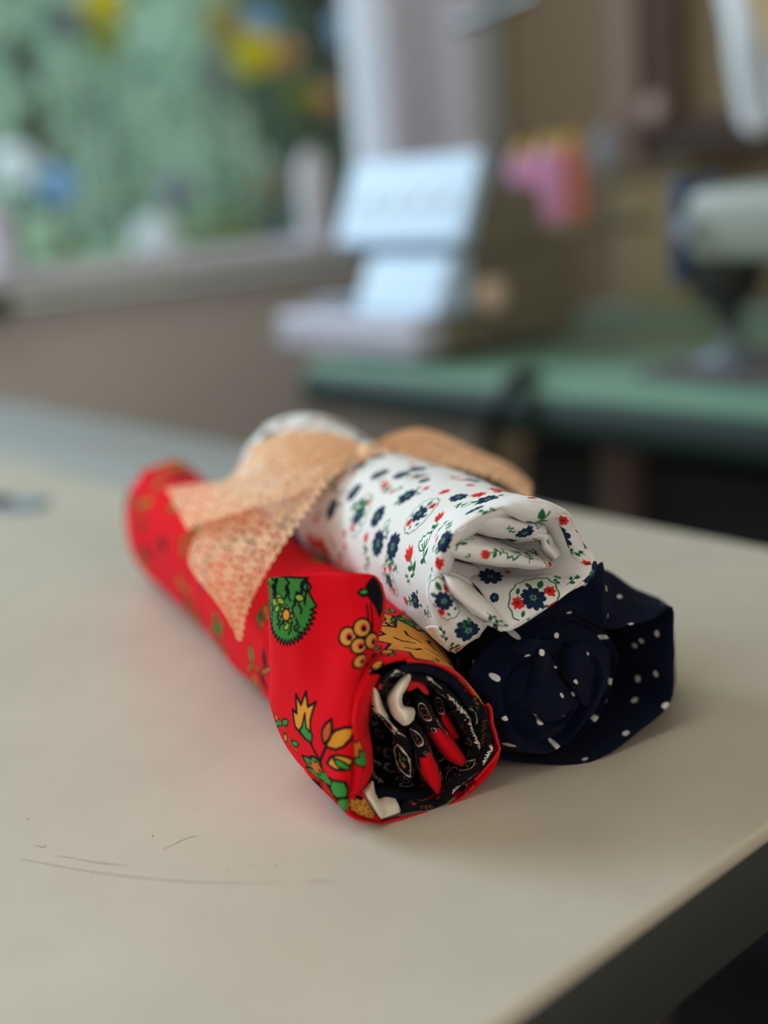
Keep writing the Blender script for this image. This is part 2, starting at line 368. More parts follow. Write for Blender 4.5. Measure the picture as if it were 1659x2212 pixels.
PLACED = [
 ('white', 'medal', 0.04528, 0.04342, 0.05959, 0.04492, 1),
 ('white', 'medal', 0.03603, 0.08289, 0.05088, 0.08904, 1),
 ('white', 'navy', 0.03394, 0.06042, 0.04234, 0.06532, 1),
 ('white', 'navy', 0.03551, 0.0476, 0.04389, 0.05229, 1),
 ('white', 'tulip', 0.03486, 0.02981, 0.04226, 0.03921, 1),
 ('white', 'otulip', 0.03957, 0.02158, 0.04768, 0.03224, 1),
 ('white', 'otulip', 0.041, 0.05611, 0.04595, 0.06232, 1),
 ('white', 'tulip', 0.03546, 0.0539, 0.03189, 0.0474, 1),
 ('white', 'tulip', 0.04919, 0.02822, 0.056, 0.03477, 1),
 ('white', 'navyspray', 0.05283, 0.06383, 0.05951, 0.06045, 1),
 ('white', 'tulip', 0.05857, 0.07158, 0.05412, 0.07622, 1),
 ('white', 'navy', 0.06052, 0.03839, 0.06693, 0.03606, 1),
 ('white', 'navyspray', 0.06665, 0.02409, 0.07458, 0.02094, 1),
 ('white', 'red', 0.06246, 0.04917, 0.06535, 0.04583, 1),
 ('white', 'red', 0.06871, 0.0356, 0.07081, 0.02956, 1),
 ('white', 'tulip', 0.0322, 0.07155, 0.04022, 0.07411, 1),
 ('white', 'navyspray', 0.03719, 0.11363, 0.04436, 0.10959, 1),
 ('white', 'navy', 0.04642, 0.10365, 0.05239, 0.09835, 1),
 ('white', 'navy', 0.01179, 0.17438, 0.02489, 0.15585, 1),
 ('white', 'red', 0.01799, 0.14033, 0.02378, 0.13187, 1),
 ('white', 'red', 0.01585, 0.13081, 0.02453, 0.11966, 1),
 ('white', 'tulip', 0.02591, 0.10656, 0.03014, 0.11247, 1),
 ('white', 'medal', 0.02471, 0.04498, 0.03025, 0.05726, 1),
 ('white', 'otulip', 0.05968, 0.03176, 0.06436, 0.02393, 1),
 ('white', 'leaves', 0.04581, 0.08254, 0.0463, 0.09546, 1),
 ('white', 'tulip', 0.05635, 0.0904, 0.05851, 0.08753, 1),
 ('white', 'tulip', 0.04908, 0.1091, 0.04586, 0.11216, 1),
 ('white', 'leaves', 0.03287, 0.0649, 0.03716, 0.06536, 1),
 ('white', 'leaves', 0.03258, 0.04253, 0.03527, 0.05016, 1),
 ('white', 'red', 0.03893, 0.00364, 0.04388, 0.00241, 1),
 ('white', 'navy', 0.04739, 0.0003, 0.05425, 0.00945, 1),
 ('white', 'leaves', 0.05565, 0.00801, 0.05577, 0.01595, 1),
 ('white', 'leaves', 0.04656, 0.01072, 0.04433, 0.00355, 1),
 ('white', 'leaves', 0.03087, 0.03232, 0.03419, 0.03616, 1),
 ('white', 'navy', 0.06303, 0.06798, 0.06823, 0.06818, 1),
 ('white', 'medal', 0.06272, 0.07811, 0.07125, 0.07423, 1),
 ('white', 'red', 0.07431, 0.06334, 0.07591, 0.0599, 1),
 ('white', 'red', 0.07702, 0.03655, 0.08387, 0.04064, 1),
 ('white', 'red', 0.08355, 0.00772, 0.08681, 0.00829, 1),
 ('white', 'red', 0.07235, 0.04768, 0.0751, 0.04526, 1),
 ('white', 'medal', 0.38952, 0.09537, 0.38585, 0.0806, 1),
 ('white', 'navy', 0.39243, 0.10347, 0.38274, 0.1021, 1),
 ('white', 'leaves', 0.39864, 0.10259, 0.39621, 0.09564, 1),
 ('white', 'tulip', 0.39723, 0.10461, 0.39018, 0.11249, 1),
 ('white', 'leaves', 0.38951, 0.09975, 0.38321, 0.09936, 1),
 ('white', 'medal', 0.25708, 0.00085, 0.27679, 0.00958, 1),
 ('white', 'navy', 0.2538, 0.01824, 0.25993, 0.02938, 1),
 ('white', 'leaves', 0.28009, 0.00244, 0.2871, 0.0033, 1),
 ('white', 'leaves', 0.28164, 0.00902, 0.27738, 0.00513, 1),
 ('white', 'navy', 0.25307, 0.01016, 0.25438, 0.01385, 1),
 ('white', 'red', 0.31084, 0.00314, 0.31489, 0.00127, -1),
 ('white', 'navy', 0.30247, 0.01201, 0.31396, 0.008, -1),
 ('white', 'leaves', 0.30971, 0.0163, 0.31655, 0.0166, -1),
 ('white', 'red', 0.3142, 0.02252, 0.31708, 0.01977, -1),
 ('white', 'red', 0.31767, 0.00559, 0.31866, 0.00633, -1),
 ('white', 'leaves', 0.34019, 0.01037, 0.35414, 0.01841, -1),
 ('white', 'navy', 0.39136, 0.02547, 0.39746, 0.02714, -1),
 ('white', 'leaves', 0.3965, 0.01815, 0.39344, 0.02214, -1),
 ('white', 'red', 0.3955, 0.00589, 0.39629, 0.00862, -1),
 ('white', 'leaves', 0.39472, 0.03256, 0.38774, 0.03869, -1),
 ('white', 'tulip', 0.26599, 0.09968, 0.26919, 0.092, 1),
 ('white', 'otulip', 0.25434, 0.11189, 0.2671, 0.10147, 1),
 ('white', 'otulip', 0.26799, 0.0838, 0.25781, 0.08749, 1),
 ('white', 'leaves', 0.26823, 0.11168, 0.25962, 0.11088, 1),
 ('white', 'leaves', 0.27178, 0.0866, 0.26886, 0.08888, 1),
 ('white', 'leaves', 0.35611, 0.0999, 0.35597, 0.10754, 1),
 ('white', 'leaves', 0.33943, 0.09703, 0.33724, 0.09787, 1),
 ('white', 'red', 0.40259, 0.10307, 0.40027, 0.10582, 1),
 ('white', 'leaves', 0.40975, 0.10462, 0.41013, 0.10698, -1),
 ('red', 'bush', 0.25878, 0.04093, 0.26221, 0.02022, -1),
 ('red', 'berries', 0.28679, 0.05202, 0.28443, 0.03246, -1),
 ('red', 'darkleaf', 0.29219, 0.03434, 0.29019, 0.02084, -1),
 ('red', 'sprig', 0.26694, 0.09873, 0.27302, 0.05995, -1),
 ('red', 'tulipg', 0.26876, 0.09179, 0.26667, 0.08086, -1),
 ('red', 'vine', 0.24874, 0.06693, 0.25801, 0.08046, -1),
 ('red', 'tulipg', 0.25043, 0.07154, 0.24915, 0.06623, -1),
 ('red', 'vine', 0.0151, 0.10798, 0.02457, 0.08074, 1),
 ('red', 'foliage', 0.00642, 0.09887, 0.01036, 0.10802, 1),
 ('red', 'swoosh', 0.04197, 0.10804, 0.04703, 0.11331, 1),
 ('red', 'tulipg', 0.04103, 0.0988, 0.0449, 0.08994, 1),
 ('red', 'foliage', 0.03914, 0.08878, 0.04434, 0.09665, 1),
 ('red', 'tulipg', 0.32613, 0.05187, 0.32266, 0.04111, -1),
 ('red', 'gold', 0.05753, 0.0233, 0.08797, 0.03244, 1),
 ('red', 'foliage', 0.03531, 0.00816, 0.05164, 0.01772, 1),
 ('red', 'foliage', 0.05874, 0.02787, 0.07903, 0.03821, 1),
 ('red', 'gold', 0.05681, 0.00513, 0.08995, 0.02883, 1),
 ('red', 'gold', 0.40086, 0.30522, 0.4105, 0.30843, -1),
 ('red', 'darkleaf', 0.40367, 0.30063, 0.40658, 0.30201, -1),
 ('black', 'whiteedge', 0.09678, 0.00081, 0.09654, 0.0078, 1),
 ('black', 'whiteedge', 0.09681, 0.00817, 0.097, 0.01507, 1),
 ('black', 'whiteedge', 0.09707, 0.01545, 0.09468, 0.02178, 1),
 ('black', 'whiteedge', 0.00616, 0.02157, 0.00811, 0.02794, 1),
 ('black', 'whiteedge', 0.00803, 0.03188, 0.00663, 0.04233, 1),
 ('black', 'whiteedge', 0.04368, 0.02923, 0.04676, 0.03411, 1),
 ('black', 'whiteedge', 0.04695, 0.01969, 0.04759, 0.0273, 1),
 ('black', 'whiteedge', 0.04602, 0.03592, 0.04697, 0.04113, 1),
 ('black', 'goldline', 0.04793, 0.01032, 0.04973, 0.01474, 1),
 ('black', 'goldline', 0.04916, 0.01535, 0.05073, 0.0194, 1),
 ('black', 'goldline', 0.04729, 0.04902, 0.04751, 0.05348, 1),
 ('black', 'goldline', 0.04335, 0.00366, 0.0463, 0.0081, 1),
 ('black', 'whiteedge', 0.13372, 0.00094, 0.13729, 0.00848, 1),
 ('black', 'whiteedge', 0.13729, 0.00848, 0.1421, 0.01201, -1),
 ('black', 'goldline', 0.00886, 0.00255, 0.00849, 0.00672, 1),
 ('black', 'paisley', 0.0118, 0.00857, 0.00587, 0.01115, 1),
 ('black', 'redarea', 0.20732, 0.12637, 0.20096, 0.11481, 1),
 ('black', 'redarea', 0.18168, 0.13509, 0.18252, 0.11703, -1),
 ('black', 'redarea', 0.15763, 0.12256, 0.16471, 0.11222, 1),
 ('black', 'cartouche', 0.20157, 0.11109, 0.19836, 0.10482, -1),
 ('black', 'cartouche', 0.18221, 0.11351, 0.18254, 0.1068, -1),
 ('black', 'cartouche', 0.15685, 0.11021, 0.15633, 0.10435, -1),
 ('black', 'paisley', 0.20259, 0.11455, 0.20231, 0.11294, -1),
 ('black', 'paisley', 0.18168, 0.11841, 0.18206, 0.11638, -1),
 ('black', 'paisley', 0.14132, 0.02692, 0.13401, 0.01739, 1),
 ('black', 'paisley', 0.136, 0.0125, 0.134, 0.00151, -1),
 ('navy', 'dot', 0.2531, 0.00722, 0.2531, 0.00962, -1),
 ('navy', 'dot', 0.29931, 0.01795, 0.29931, 0.02035, 1),
 ('navy', 'dot', 0.22729, 0.00651, 0.22729, 0.00891, -1),
 ('navy', 'dot', 0.21904, 0.01493, 0.21904, 0.01733, -1),
 ('navy', 'dot', 0.11454, 0.02228, 0.11454, 0.02468, 1),
 ('navy', 'dot', 0.11987, 0.0145, 0.11987, 0.0169, 1),
 ('navy', 'dot', 0.12346, 0.01111, 0.12346, 0.01351, 1),
 ('navy', 'dot', 0.13189, 0.02174, 0.13189, 0.02414, 1),
 ('navy', 'dot', 0.13636, 0.01286, 0.13636, 0.01526, 1),
 ('navy', 'dot', 0.14323, 0.01701, 0.14323, 0.01941, 1),
 ('navy', 'dot', 0.15386, 0.02682, 0.15386, 0.02922, 1),
 ('navy', 'dot', 0.14046, 0.02903, 0.14046, 0.03143, 1),
 ('navy', 'dot', 0.1704, 0.03092, 0.1704, 0.03332, 1),
 ('navy', 'dot', 0.02501, 0.01934, 0.02501, 0.02174, -1),
 ('navy', 'dot', 0.13138, 0.12132, 0.13138, 0.12372, 1),
 ('navy', 'dot', 0.12182, 0.10788, 0.12182, 0.11028, 1),
 ('navy', 'dot', 0.21994, 0.12015, 0.21994, 0.12255, 1),
 ('navy', 'dot', 0.21088, 0.12939, 0.21088, 0.13179, 1),
 ('navy', 'dot', 0.22792, 0.13478, 0.22792, 0.13718, -1),
 ('navy', 'dot', 0.22834, 0.14568, 0.22834, 0.14808, 1),
 ('navy', 'dot', 0.24425, 0.12103, 0.24425, 0.12343, 1),
 ('navy', 'dot', 0.23649, 0.13492, 0.23649, 0.13732, -1),
 ('navy', 'dot', 0.25204, 0.13578, 0.25204, 0.13818, -1),
 ('navy', 'dot', 0.16357, 0.22916, 0.16357, 0.23156, 1),
 ('navy', 'dot', 0.13866, 0.19652, 0.13866, 0.19892, -1),
 ('navy', 'dot', 0.12179, 0.20029, 0.12179, 0.20269, 1),
 ('navy', 'dot', 0.1584, 0.19974, 0.1584, 0.20214, 1),
 ('navy', 'dot', 0.13354, 0.20649, 0.13354, 0.20889, -1),
 ('navy', 'dot', 0.11694, 0.22711, 0.11694, 0.22951, -1),
 ('navy', 'dot', 0.16562, 0.21211, 0.16562, 0.21451, 1),
 ('navy', 'dot', 0.12791, 0.23851, 0.12791, 0.24091, -1),
]
def P_(cv): return [p for p in PLACED if p[0] == cv]
def draw_placed(c, cv):
    for p in P_(cv):
        c.setT(*p[2:6], p[6] if len(p) > 6 else 1); MOT[p[1]](c)
c_red = Canvas(.44, .36, R2)
fill(c_red, 0, 0, .20, .34, [('sprig', .022, .030), ('berries', .016, .020), ('vine', .022, .032), ('tulipg', .012, .016), ('swoosh', .018, .028), ('foliage', .014, .020), ('darkleaf', .010, .014)], 80, .004, [p[1:] for p in P_('red')], 3)
fill(c_red, .36, 0, .44, .36, [('sprig', .018, .024), ('tulipg', .010, .014), ('swoosh', .012, .02), ('gold', .012, .016)], 40, .004, [], 6)
draw_placed(c_red, 'red')
c_white = Canvas(.44, .36, (230, 228, 226))
WK = [('medal', .014, .016), ('tulip', .008, .010), ('otulip', .008, .010), ('navyspray', .006, .008), ('navy', .007, .009), ('tulip', .006, .008), ('leaves', .006, .008), ('red', .003, .004)]
fill(c_white, 0, 0, .22, .34, WK, 420, .0035, [p[1:] for p in P_('white')], 11)
fill(c_white, .24, 0, .44, .34, WK, 160, .006, [p[1:] for p in P_('white')], 12)
draw_placed(c_white, 'white')
c_navy = Canvas(.30, .26, (7, 15, 40))
fill(c_navy, 0, 0, .30, .26, [('dot', .0021, .0024)], 260, .0110, [p[1:] for p in P_('navy')], 21)
draw_placed(c_navy, 'navy')
c_black = Canvas(.30, .20, (20, 18, 24))
fill(c_black, 0, 0, .22, .20, [('paisley', .005, .009), ('paisley', .004, .006), ('paisley', .003, .005), ('whiteedge', .006, .012), ('goldline', .003, .006), ('cartouche', .004, .006), ('tulip', .004, .006), ('red', .001, .002)], 1300, .0016, [p[1:] for p in P_('black')], 31)
fill(c_black, .23, 0, .30, .20, [('goldline', .004, .008)], 25, .006, [], 32)
draw_placed(c_black, 'black')
M_RED = cloth('red_floral_cotton', c_red.image('red_floral_print'))
M_WHITE = cloth('white_floral_cotton', c_white.image('white_floral_print'), bump=.3)
M_NAVY = cloth('navy_dotted_cotton', c_navy.image('navy_dot_print'), sheen=.02, bump=.6)
M_BLACK = cloth('black_paisley_cotton', c_black.image('black_paisley_print'), sheen=.02)
M_CREAM = mat('cream_cotton', srgb(232, 222, 204), .95, bump=.3, bscale=900, sheen=.2)
M_REDP = mat('plain_red_cotton', srgb(214, 16, 30), .95, bump=.3, bscale=900)
# ------------------------------------------------------------------ cloth surfaces
SURF = {}
def cr_axis(P, n, closed=False):
    """Catmull-Rom through the control points along axis 0, n steps per span"""
    m = len(P); out = []
    spans = m if closed else m-1
    for i in range(spans):
        p1, p2 = P[i], P[(i+1) % m]
        p0 = P[(i-1) % m] if (closed or i > 0) else 2*p1-p2
        p3 = P[(i+2) % m] if (closed or i < m-2) else 2*p2-p1
        for j in range(n):
            t = j/n; out.append(.5*((2*p1) + (-p0+p2)*t + (2*p0-5*p1+4*p2-p3)*t*t + (-p0+3*p1-3*p2+p3)*t**3))
    if not closed: out.append(P[-1])
    return np.array(out)
def wrinkle(P, amp, sc, seed):
    """push a grid of points along its normals by smooth noise"""
    du = np.gradient(P, axis=1); dv = np.gradient(P, axis=0); N_ = np.cross(du, dv); N_ /= (np.linalg.norm(N_, axis=2, keepdims=True)+1e-12)
    H, W, _ = P.shape; o = Vector((seed*7.3, seed*3.1, seed)); D_ = np.zeros((H, W))
    for i in range(H):
        for j in range(W):
            p = Vector(P[i, j])*sc + o; D_[i, j] = noise.noise(p) + .5*noise.noise(p*2.3)
    return P + N_*(D_*amp)[..., None]
def sheet(name, rows, material, parent, key=None, uv0=(0, 0), n=(8, 8), closed=False, thick=.0005, amp=0, sc=60, seed=1, plane='px', flip=False, label=None, mode='mid'):
    """rows of control points (x, y, k) -> smooth cloth. plane 'px' reads points off the photograph, 'st' off the bundle's own frame"""
    if plane == 'px': C_ = np.array([[pk(*p) for p in r] for r in rows])
    elif plane == 'st': C_ = np.array([[L(*p) for p in r] for r in rows])
    else: C_ = np.array(rows, float)
    P = cr_axis(C_, n[0]); P = cr_axis(P.transpose(1, 0, 2), n[1], closed).transpose(1, 0, 2)
    if closed: P = np.concatenate([P, P[:, :1]], 1)
    if amp:
        Q = wrinkle(P, amp, sc, seed)
        if closed: Q[:, -1] = Q[:, 0] = (Q[:, 0]+Q[:, -1])/2
        P = Q
    H, W, _ = P.shape
    cu = np.concatenate([np.zeros((H, 1)), np.cumsum(np.linalg.norm(np.diff(P, axis=1), axis=2), 1)], 1)
    cv = np.concatenate([np.zeros((1, W)), np.cumsum(np.linalg.norm(np.diff(P, axis=0), axis=2), 0)], 0)
    if mode == 'mid': cu = cu - cu[:, W//2:W//2+1] + cu[:, W//2].mean()
    V = np.repeat(cv.mean(1, keepdims=True), W, 1)*.5 + cv*.5
    if mode == 'tube': V = np.repeat(cv.mean(1, keepdims=True), W, 1); cu = np.repeat(cu.mean(0, keepdims=True), H, 0)
    uv = np.stack([cu+uv0[0], V+uv0[1]], 2)
    idx = lambda i, j: i*(W-1 if closed else W) + (j % (W-1) if closed else j)
    verts = (P[:, :-1] if closed else P).reshape(-1, 3)
    F_, U_ = [], []
    for i in range(H-1):
        for j in range(W-1):
            q = [(i, j), (i, j+1), (i+1, j+1), (i+1, j)]
            if flip: q.reverse()
            F_.append([idx(*a) for a in q]); U_.append([uv[a] for a in q])
    o = link(name, verts, F_, material, parent, uv=U_)
    if thick:
        m = o.modifiers.new('cloth_thickness', 'SOLIDIFY'); m.thickness = thick; m.offset = 0
    if label: o['label'] = label
    SURF[key or name] = o
    return o
c8 = lambda x, y, k=0: (700+x*.2532, 1340+y*.2532, k)
c1 = lambda x, y, k=0: (480+x*.3858, 1180+y*.3858, k)
c2 = lambda x, y, k=0: (600+x*.434, 960+y*.434, k)
c3 = lambda x, y, k=0: (920+x*.3376, 1180+y*.3376, k)
c4 = lambda x, y, k=0: (240+x*.3737, 880+y*.3737, k)
def lerp(a, b, t): return tuple(x*(1-t)+y*t for x, y in zip(a, b))
def sstep(t): t = min(max(t, 0), 1); return t*t*(3-2*t)
def ring_ell(cx, cy, rx, ry, k, n, a0, p=2.4):
    R_ = []
    for i in range(n):
        a = math.radians(a0 - 360*i/n); c, s_ = math.cos(a), math.sin(a)
        R_.append((cx + rx*math.copysign(abs(c)**(2/p), c), cy + ry*math.copysign(abs(s_)**(2/p), s_), k))
    return R_

# ================================================================== red roll
G_ROLLS = 'rolled fabrics tied in a bundle'
red = thing('fabric_roll', tuple(L(.02, 0, .15)), 'red floral cotton fabric roll with a black patterned inside, bottom left of the bundle', 'fabric roll', G_ROLLS)
N0 = [st(x, y, 0) for x, y in ((745,1748),(752,1640),(763,1520),(800,1452),(850,1426),(900,1424),(960,1438),(1010,1478),(1045,1528),(1066,1575),(1078,1618),(1058,1665),(1020,1705),(975,1745),(900,1762),(825,1778))]
def red_ring(k, g=0.):
    if k < .16: cx, cy, rx, ry = .0195, .0285, .0262, .0283
    else: cx, cy, rx, ry = .0205, .031, .0235, .031
    t = sstep(k/.05); E_ = ring_ell(cx, cy, rx+g, ry+g, k, 16, 222)
    R_ = []
    for a, b_ in zip(N0, E_):
        q = lerp((a[0], a[1], k), b_, t); q = (q[0], max(q[1], .0004), k); R_.append(q)
    return R_
def shrink(R_, f, k, c=None):
    cx = sum(p[0] for p in R_)/len(R_) if c is None else c[0]; cy = sum(p[1] for p in R_)/len(R_) if c is None else c[1]
    return [(cx+(p[0]-cx)*f, cy+(p[1]-cy)*f, k) for p in R_]
rr_ = [shrink(N0, .965, .003), shrink(N0, .985, .0003), N0, [(p[0], max(p[1], 0), .002) for p in N0]]
rr_ += [red_ring(k) for k in (.010, .02, .035, .06, .09, .12, .15, .18, .21, .24, .27, .295)]
e_ = red_ring(.305); rr_ += [shrink(e_, .93, .303), shrink(e_, .6, .300), shrink(e_, .15, .296)]
sheet('outer_layer', rr_, M_RED, red, 'red_body', (0, 0), (5, 5), True, .0006, .0007, 45, 3, 'st', mode='tube')
# turned up corner at the far end
sheet('fold', [[(300,1050,.298),(340,1035,.296),(390,1035,.292),(435,1060,.288)], [(305,1020,.303),(345,1010,.302),(385,1000,.298),(430,1030,.292)], [(330,1015,.312),(355,1003,.312),(380,994,.308),(415,1015,.302)], [(335,1030,.318),(358,1025,.318),(380,1015,.314),(410,1025,.308)]], M_RED, red, 'red_farfold', (.37, .02), (5, 5), thick=.0008)
# cavity lining
rr_ = [shrink(N0, .972, .0012), shrink(N0, .93, .004), shrink(N0, .89, .014), shrink(N0, .8, .03), shrink(N0, .4, .042), shrink(N0, .05, .044)]
sheet('lining', rr_, M_BLACK, red, 'red_lining', (.235, .0), (5, 5), True, .0004, .0006, 60, 4, 'st', label='dark patterned inside of the roll', mode='tube')
# loose flap standing up at the near left
flap = [
 [(640,1262,.060),(588,1262,.047),(579,1250,.034),(625,1244,.028),(690,1237,.022),(755,1238,.014),(800,1242,.011),(822,1262,.014)],
 [(640,1300,.060),(592,1310,.046),(584,1310,.034),(630,1310,.024),(700,1308,.018),(765,1305,.010),(818,1295,.008),(832,1312,.014)],
 [(640,1370,.060),(596,1380,.046),(587,1378,.034),(632,1380,.022),(700,1380,.014),(765,1378,.006),(808,1378,.005),(815,1380,.012)],
 [(640,1450,.060),(604,1460,.044),(589,1455,.034),(635,1455,.021),(700,1450,.011),(745,1450,.003),(778,1445,.001),(792,1446,.008)],
 [(650,1530,.058),(602,1530,.043),(592,1527,.034),(635,1530,.020),(690,1530,.009),(730,1530,.002),(762,1525,-.001),(772,1530,.006)],
 [(660,1600,.052),(622,1608,.034),(618,1600,.028),(655,1610,.016),(690,1612,.008),(725,1615,.002),(755,1610,-.002),(762,1615,.004)],
 [(680,1670,.040),(668,1672,.016),(668,1668,.014),(688,1675,.009),(708,1680,.005),(730,1680,.000),(750,1680,-.002),(757,1685,.003)],
 [(730,1735,.015),(732,1737,.003),(735,1738,.0015),(738,1742,.0005),(741,1746,-.0005),(743,1749,-.001),(746,1752,-.0015),(750,1752,.001)]]
sheet('flap', flap, M_RED, red, 'flap', (.22, .02), (7, 7), False, .0006, .0009, 50, 7, label='loose red edge of the cloth standing up')
hem = [[(582,1247,.0335),(625,1241,.0275),(690,1234.5,.0215),(755,1235.5,.0135),(800,1239,.0105)], [(582,1252,.0338),(625,1246,.0278),(690,1239.5,.0218),(755,1240.5,.0138),(800,1244,.0108)]]
# red inner fold at the left of the mouth
sheet('fold', [
 [c8(330,500,.002), c8(400,470,-.001), c8(465,462,.002), c8(500,500,.010)],
 [c8(262,640,.001), c8(320,640,-.002), c8(400,620,.004), c8(420,640,.013)],
 [c8(238,780,0), c8(282,780,-.003), c8(360,760,.004), c8(395,780,.014)],
 [c8(232,900,0), c8(275,905,-.004), c8(330,900,.004), c8(380,900,.014)],
 [c8(234,1040,0), c8(290,1040,-.004), c8(360,1040,.001), c8(405,1060,.012)],
 [c8(232,1180,0), c8(300,1180,-.004), c8(372,1180,.000), c8(415,1190,.010)],
 [c8(225,1320,0), c8(300,1330,-.004), c8(375,1310,.000), c8(412,1290,.008)],
 [c8(215,1440,0), c8(270,1470,-.003), c8(320,1455,-.001), c8(360,1400,.006)]], M_RED, red, 'red_inner', (.32, .02), (6, 6), amp=.0002, sc=90)
# rolled layers of black patterned cloth along the right and bottom of the mouth
def band(path, w0, w1, name, material, key, uv0, kO=.001, kI=.010, amp=.0006, label=None, thick=.0004):
    """path: outer edge points; the inner edge lies a little toward the mouth's middle and deeper"""
    cx, cy = c8(820, 1000)[:2]; rows = []
    for i, p in enumerate(path):
        wq = w0 + (w1-w0)*i/(len(path)-1) if not hasattr(w0, '__len__') else w0[i]
        d = np.array([cx-p[0], cy-p[1]]); d /= np.linalg.norm(d)
        q = lambda f, k: (p[0]+d[0]*wq*f, p[1]+d[1]*wq*f, k)
        rows.append([q(0, kO+.004), q(.12, kO-.001), q(.5, kO+.001), q(.85, kO+(kI-kO)*.5), q(1., kI)])
    return sheet(name, rows, material, red, key, uv0, (6, 5), amp=amp, sc=130, seed=len(key), thick=thick, label=label)
band([c8(700,330), c8(780,335), c8(900,350), c8(1010,380), c8(1110,430), c8(1200,510), c8(1270,610), c8(1320,700)], 16, 10, 'lining', M_REDP, 'red_rim', (0, 0), -.0005, .004, .0002, 'thin red turned edge of the mouth')
band([c8(640,395), c8(720,370), c8(820,365), c8(930,390), c8(1040,440), c8(1140,520), c8(1220,620), c8(1275,720)], 26, 22, 'lining', M_NAVY, 'dark_band', (.28, .0), 0, .008, .0003, 'plain dark inner layer')
band([c8(470,600), c8(480,520), c8(540,440), c8(620,420), c8(700,430), c8(800,465), c8(900,480), c8(1000,540), c8(1090,620), c8(1170,720), c8(1220,850)], 17, 24, 'lining', M_BLACK, 'pais1', (.0, .0), .002, .012)
band([c8(1290,640), c8(1360,700), c8(1400,800), c8(1420,920), c8(1430,1040), c8(1450,1100), c8(1400,1200), c8(1330,1290), c8(1230,1370), c8(1130,1450), c8(1060,1540), c8(950,1610), c8(800,1630), c8(650,1640)], 34, 30, 'lining', M_BLACK, 'pais2', (.04, .0), -.001, .010, .0008)
band([c8(1130,740), c8(1200,760), c8(1250,850), c8(1290,960), c8(1330,1080), c8(1300,1180), c8(1230,1260)], 26, 26, 'lining', M_BLACK, 'pais3', (.09, .0), .003, .014, .0008)
band([c8(1400,705), c8(1435,760), c8(1440,860), c8(1470,960), c8(1490,1050), c8(1503,1105), c8(1450,1190), c8(1390,1260), c8(1290,1370)], 10, 8, 'lining', M_REDP, 'red_rim2', (0, 0), -.0015, .003, .0003, 'thin red turned edge of the mouth')
band([c8(1290,1410), c8(1180,1520), c8(1070,1580), c8(1000,1630), c8(850,1650), c8(700,1690), c8(560,1720), c8(490,1740)], 10, 10, 'lining', M_REDP, 'red_rim3', (0, 0), -.0015, .003, .0003, 'thin red turned edge of the mouth')
band([c8(420,1480), c8(600,1520), c8(760,1530), c8(900,1500), c8(1000,1430)], 26, 26, 'lining', M_NAVY, 'dark_floor', (.29, .06), .004, .016, .0003, 'plain dark inner layer')
# hanging patterned fold at the left of the cavity
sheet('fold', [
 [c8(395,730,.008), c8(440,740,.004), c8(500,800,.008), c8(560,850,.012)],
 [c8(520,880,.009), c8(580,900,.003), c8(640,940,.003), c8(700,990,.010)],
 [c8(590,1010,.012), c8(640,1020,.004), c8(690,1010,.003), c8(735,1030,.010)],
 [c8(560,1100,.014), c8(640,1110,.005), c8(710,1110,.003), c8(760,1130,.009)],
 [c8(580,1210,.014), c8(650,1220,.005), c8(720,1220,.003), c8(768,1220,.009)],
 [c8(640,1310,.012), c8(680,1310,.005), c8(725,1310,.003), c8(755,1290,.008)],
 [c8(725,1370,.008), c8(735,1372,.004), c8(742,1370,.004), c8(750,1350,.006)]], M_BLACK, red, 'hang', (.13, .0), (6, 6), amp=.0004, sc=120)
sheet('fold', [
 [c8(395,600,.010), c8(425,570,.003), c8(455,600,.004), c8(470,640,.012)],
 [c8(405,700,.010), c8(440,700,.003), c8(475,720,.004), c8(505,740,.012)],
 [c8(395,740,.008), c8(470,790,.002), c8(530,830,.004), c8(560,840,.012)]], M_CREAM, red, 'creamstrip', (0, 0), (6, 6), amp=.0003, sc=120, label='cream edge of the cloth')
# cream fold curling in the middle
sheet('fold', [
 [c8(690,470,.008), c8(712,452,.003), c8(738,452,.002), c8(752,472,.006)],
 [c8(610,550,.010), c8(640,530,.002), c8(690,540,-.001), c8(712,560,.006)],
 [c8(540,650,.012), c8(580,640,.001), c8(640,640,-.003), c8(664,640,.006)],
 [c8(545,740,.014), c8(590,740,.001), c8(640,735,-.003), c8(672,730,.005)],
 [c8(585,820,.012), c8(620,820,.000), c8(690,790,-.005), c8(755,750,.004)],
 [c8(640,870,.010), c8(665,870,.000), c8(710,850,-.005), c8(772,790,.003)],
 [c8(668,890,.008), c8(690,893,.003), c8(725,880,.001), c8(762,845,.006)]], M_CREAM, red, 'creamfold', (0, 0), (7, 7), amp=.0001, sc=120, label='cream fold curling in the mouth of the roll')
# pleated tongues, black with a red tip
def tongue(path, key, uv0, depth=.006, amp=.00015):
    rows = []
    for (x, y, hw, k, ang) in path:
        a = math.radians(ang); dx, dy = math.cos(a), math.sin(a)
        rows.append([c8(x+dx*hw*f, y+dy*hw*f, k+depth*(f*f)*(1 if abs(f) < 1 else 1.5)*(hw/90)) for f in (-1, -.8, -.35, .2, .7, 1)])
    return sheet('pleat', rows, M_BLACK, red, key, uv0, (7, 6), amp=amp, sc=120)
tongue([(960,560,20,.016,20),(985,680,52,.012,15),(1010,800,62,.010,10),(1065,920,58,.009,5),(1110,985,40,.010,0),(1130,1010,10,.013,0)], 'tg3', (.15, .10), .008)
tongue([(770,590,30,.012,20),(820,680,72,.006,12),(870,800,88,.003,8),(950,930,88,.002,0),(1030,1040,92,.000,-5),(1110,1150,84,.000,-12),(1165,1205,52,.001,-22),(1195,1240,14,.004,-25)], 'tg2', (.17, .10), .009)
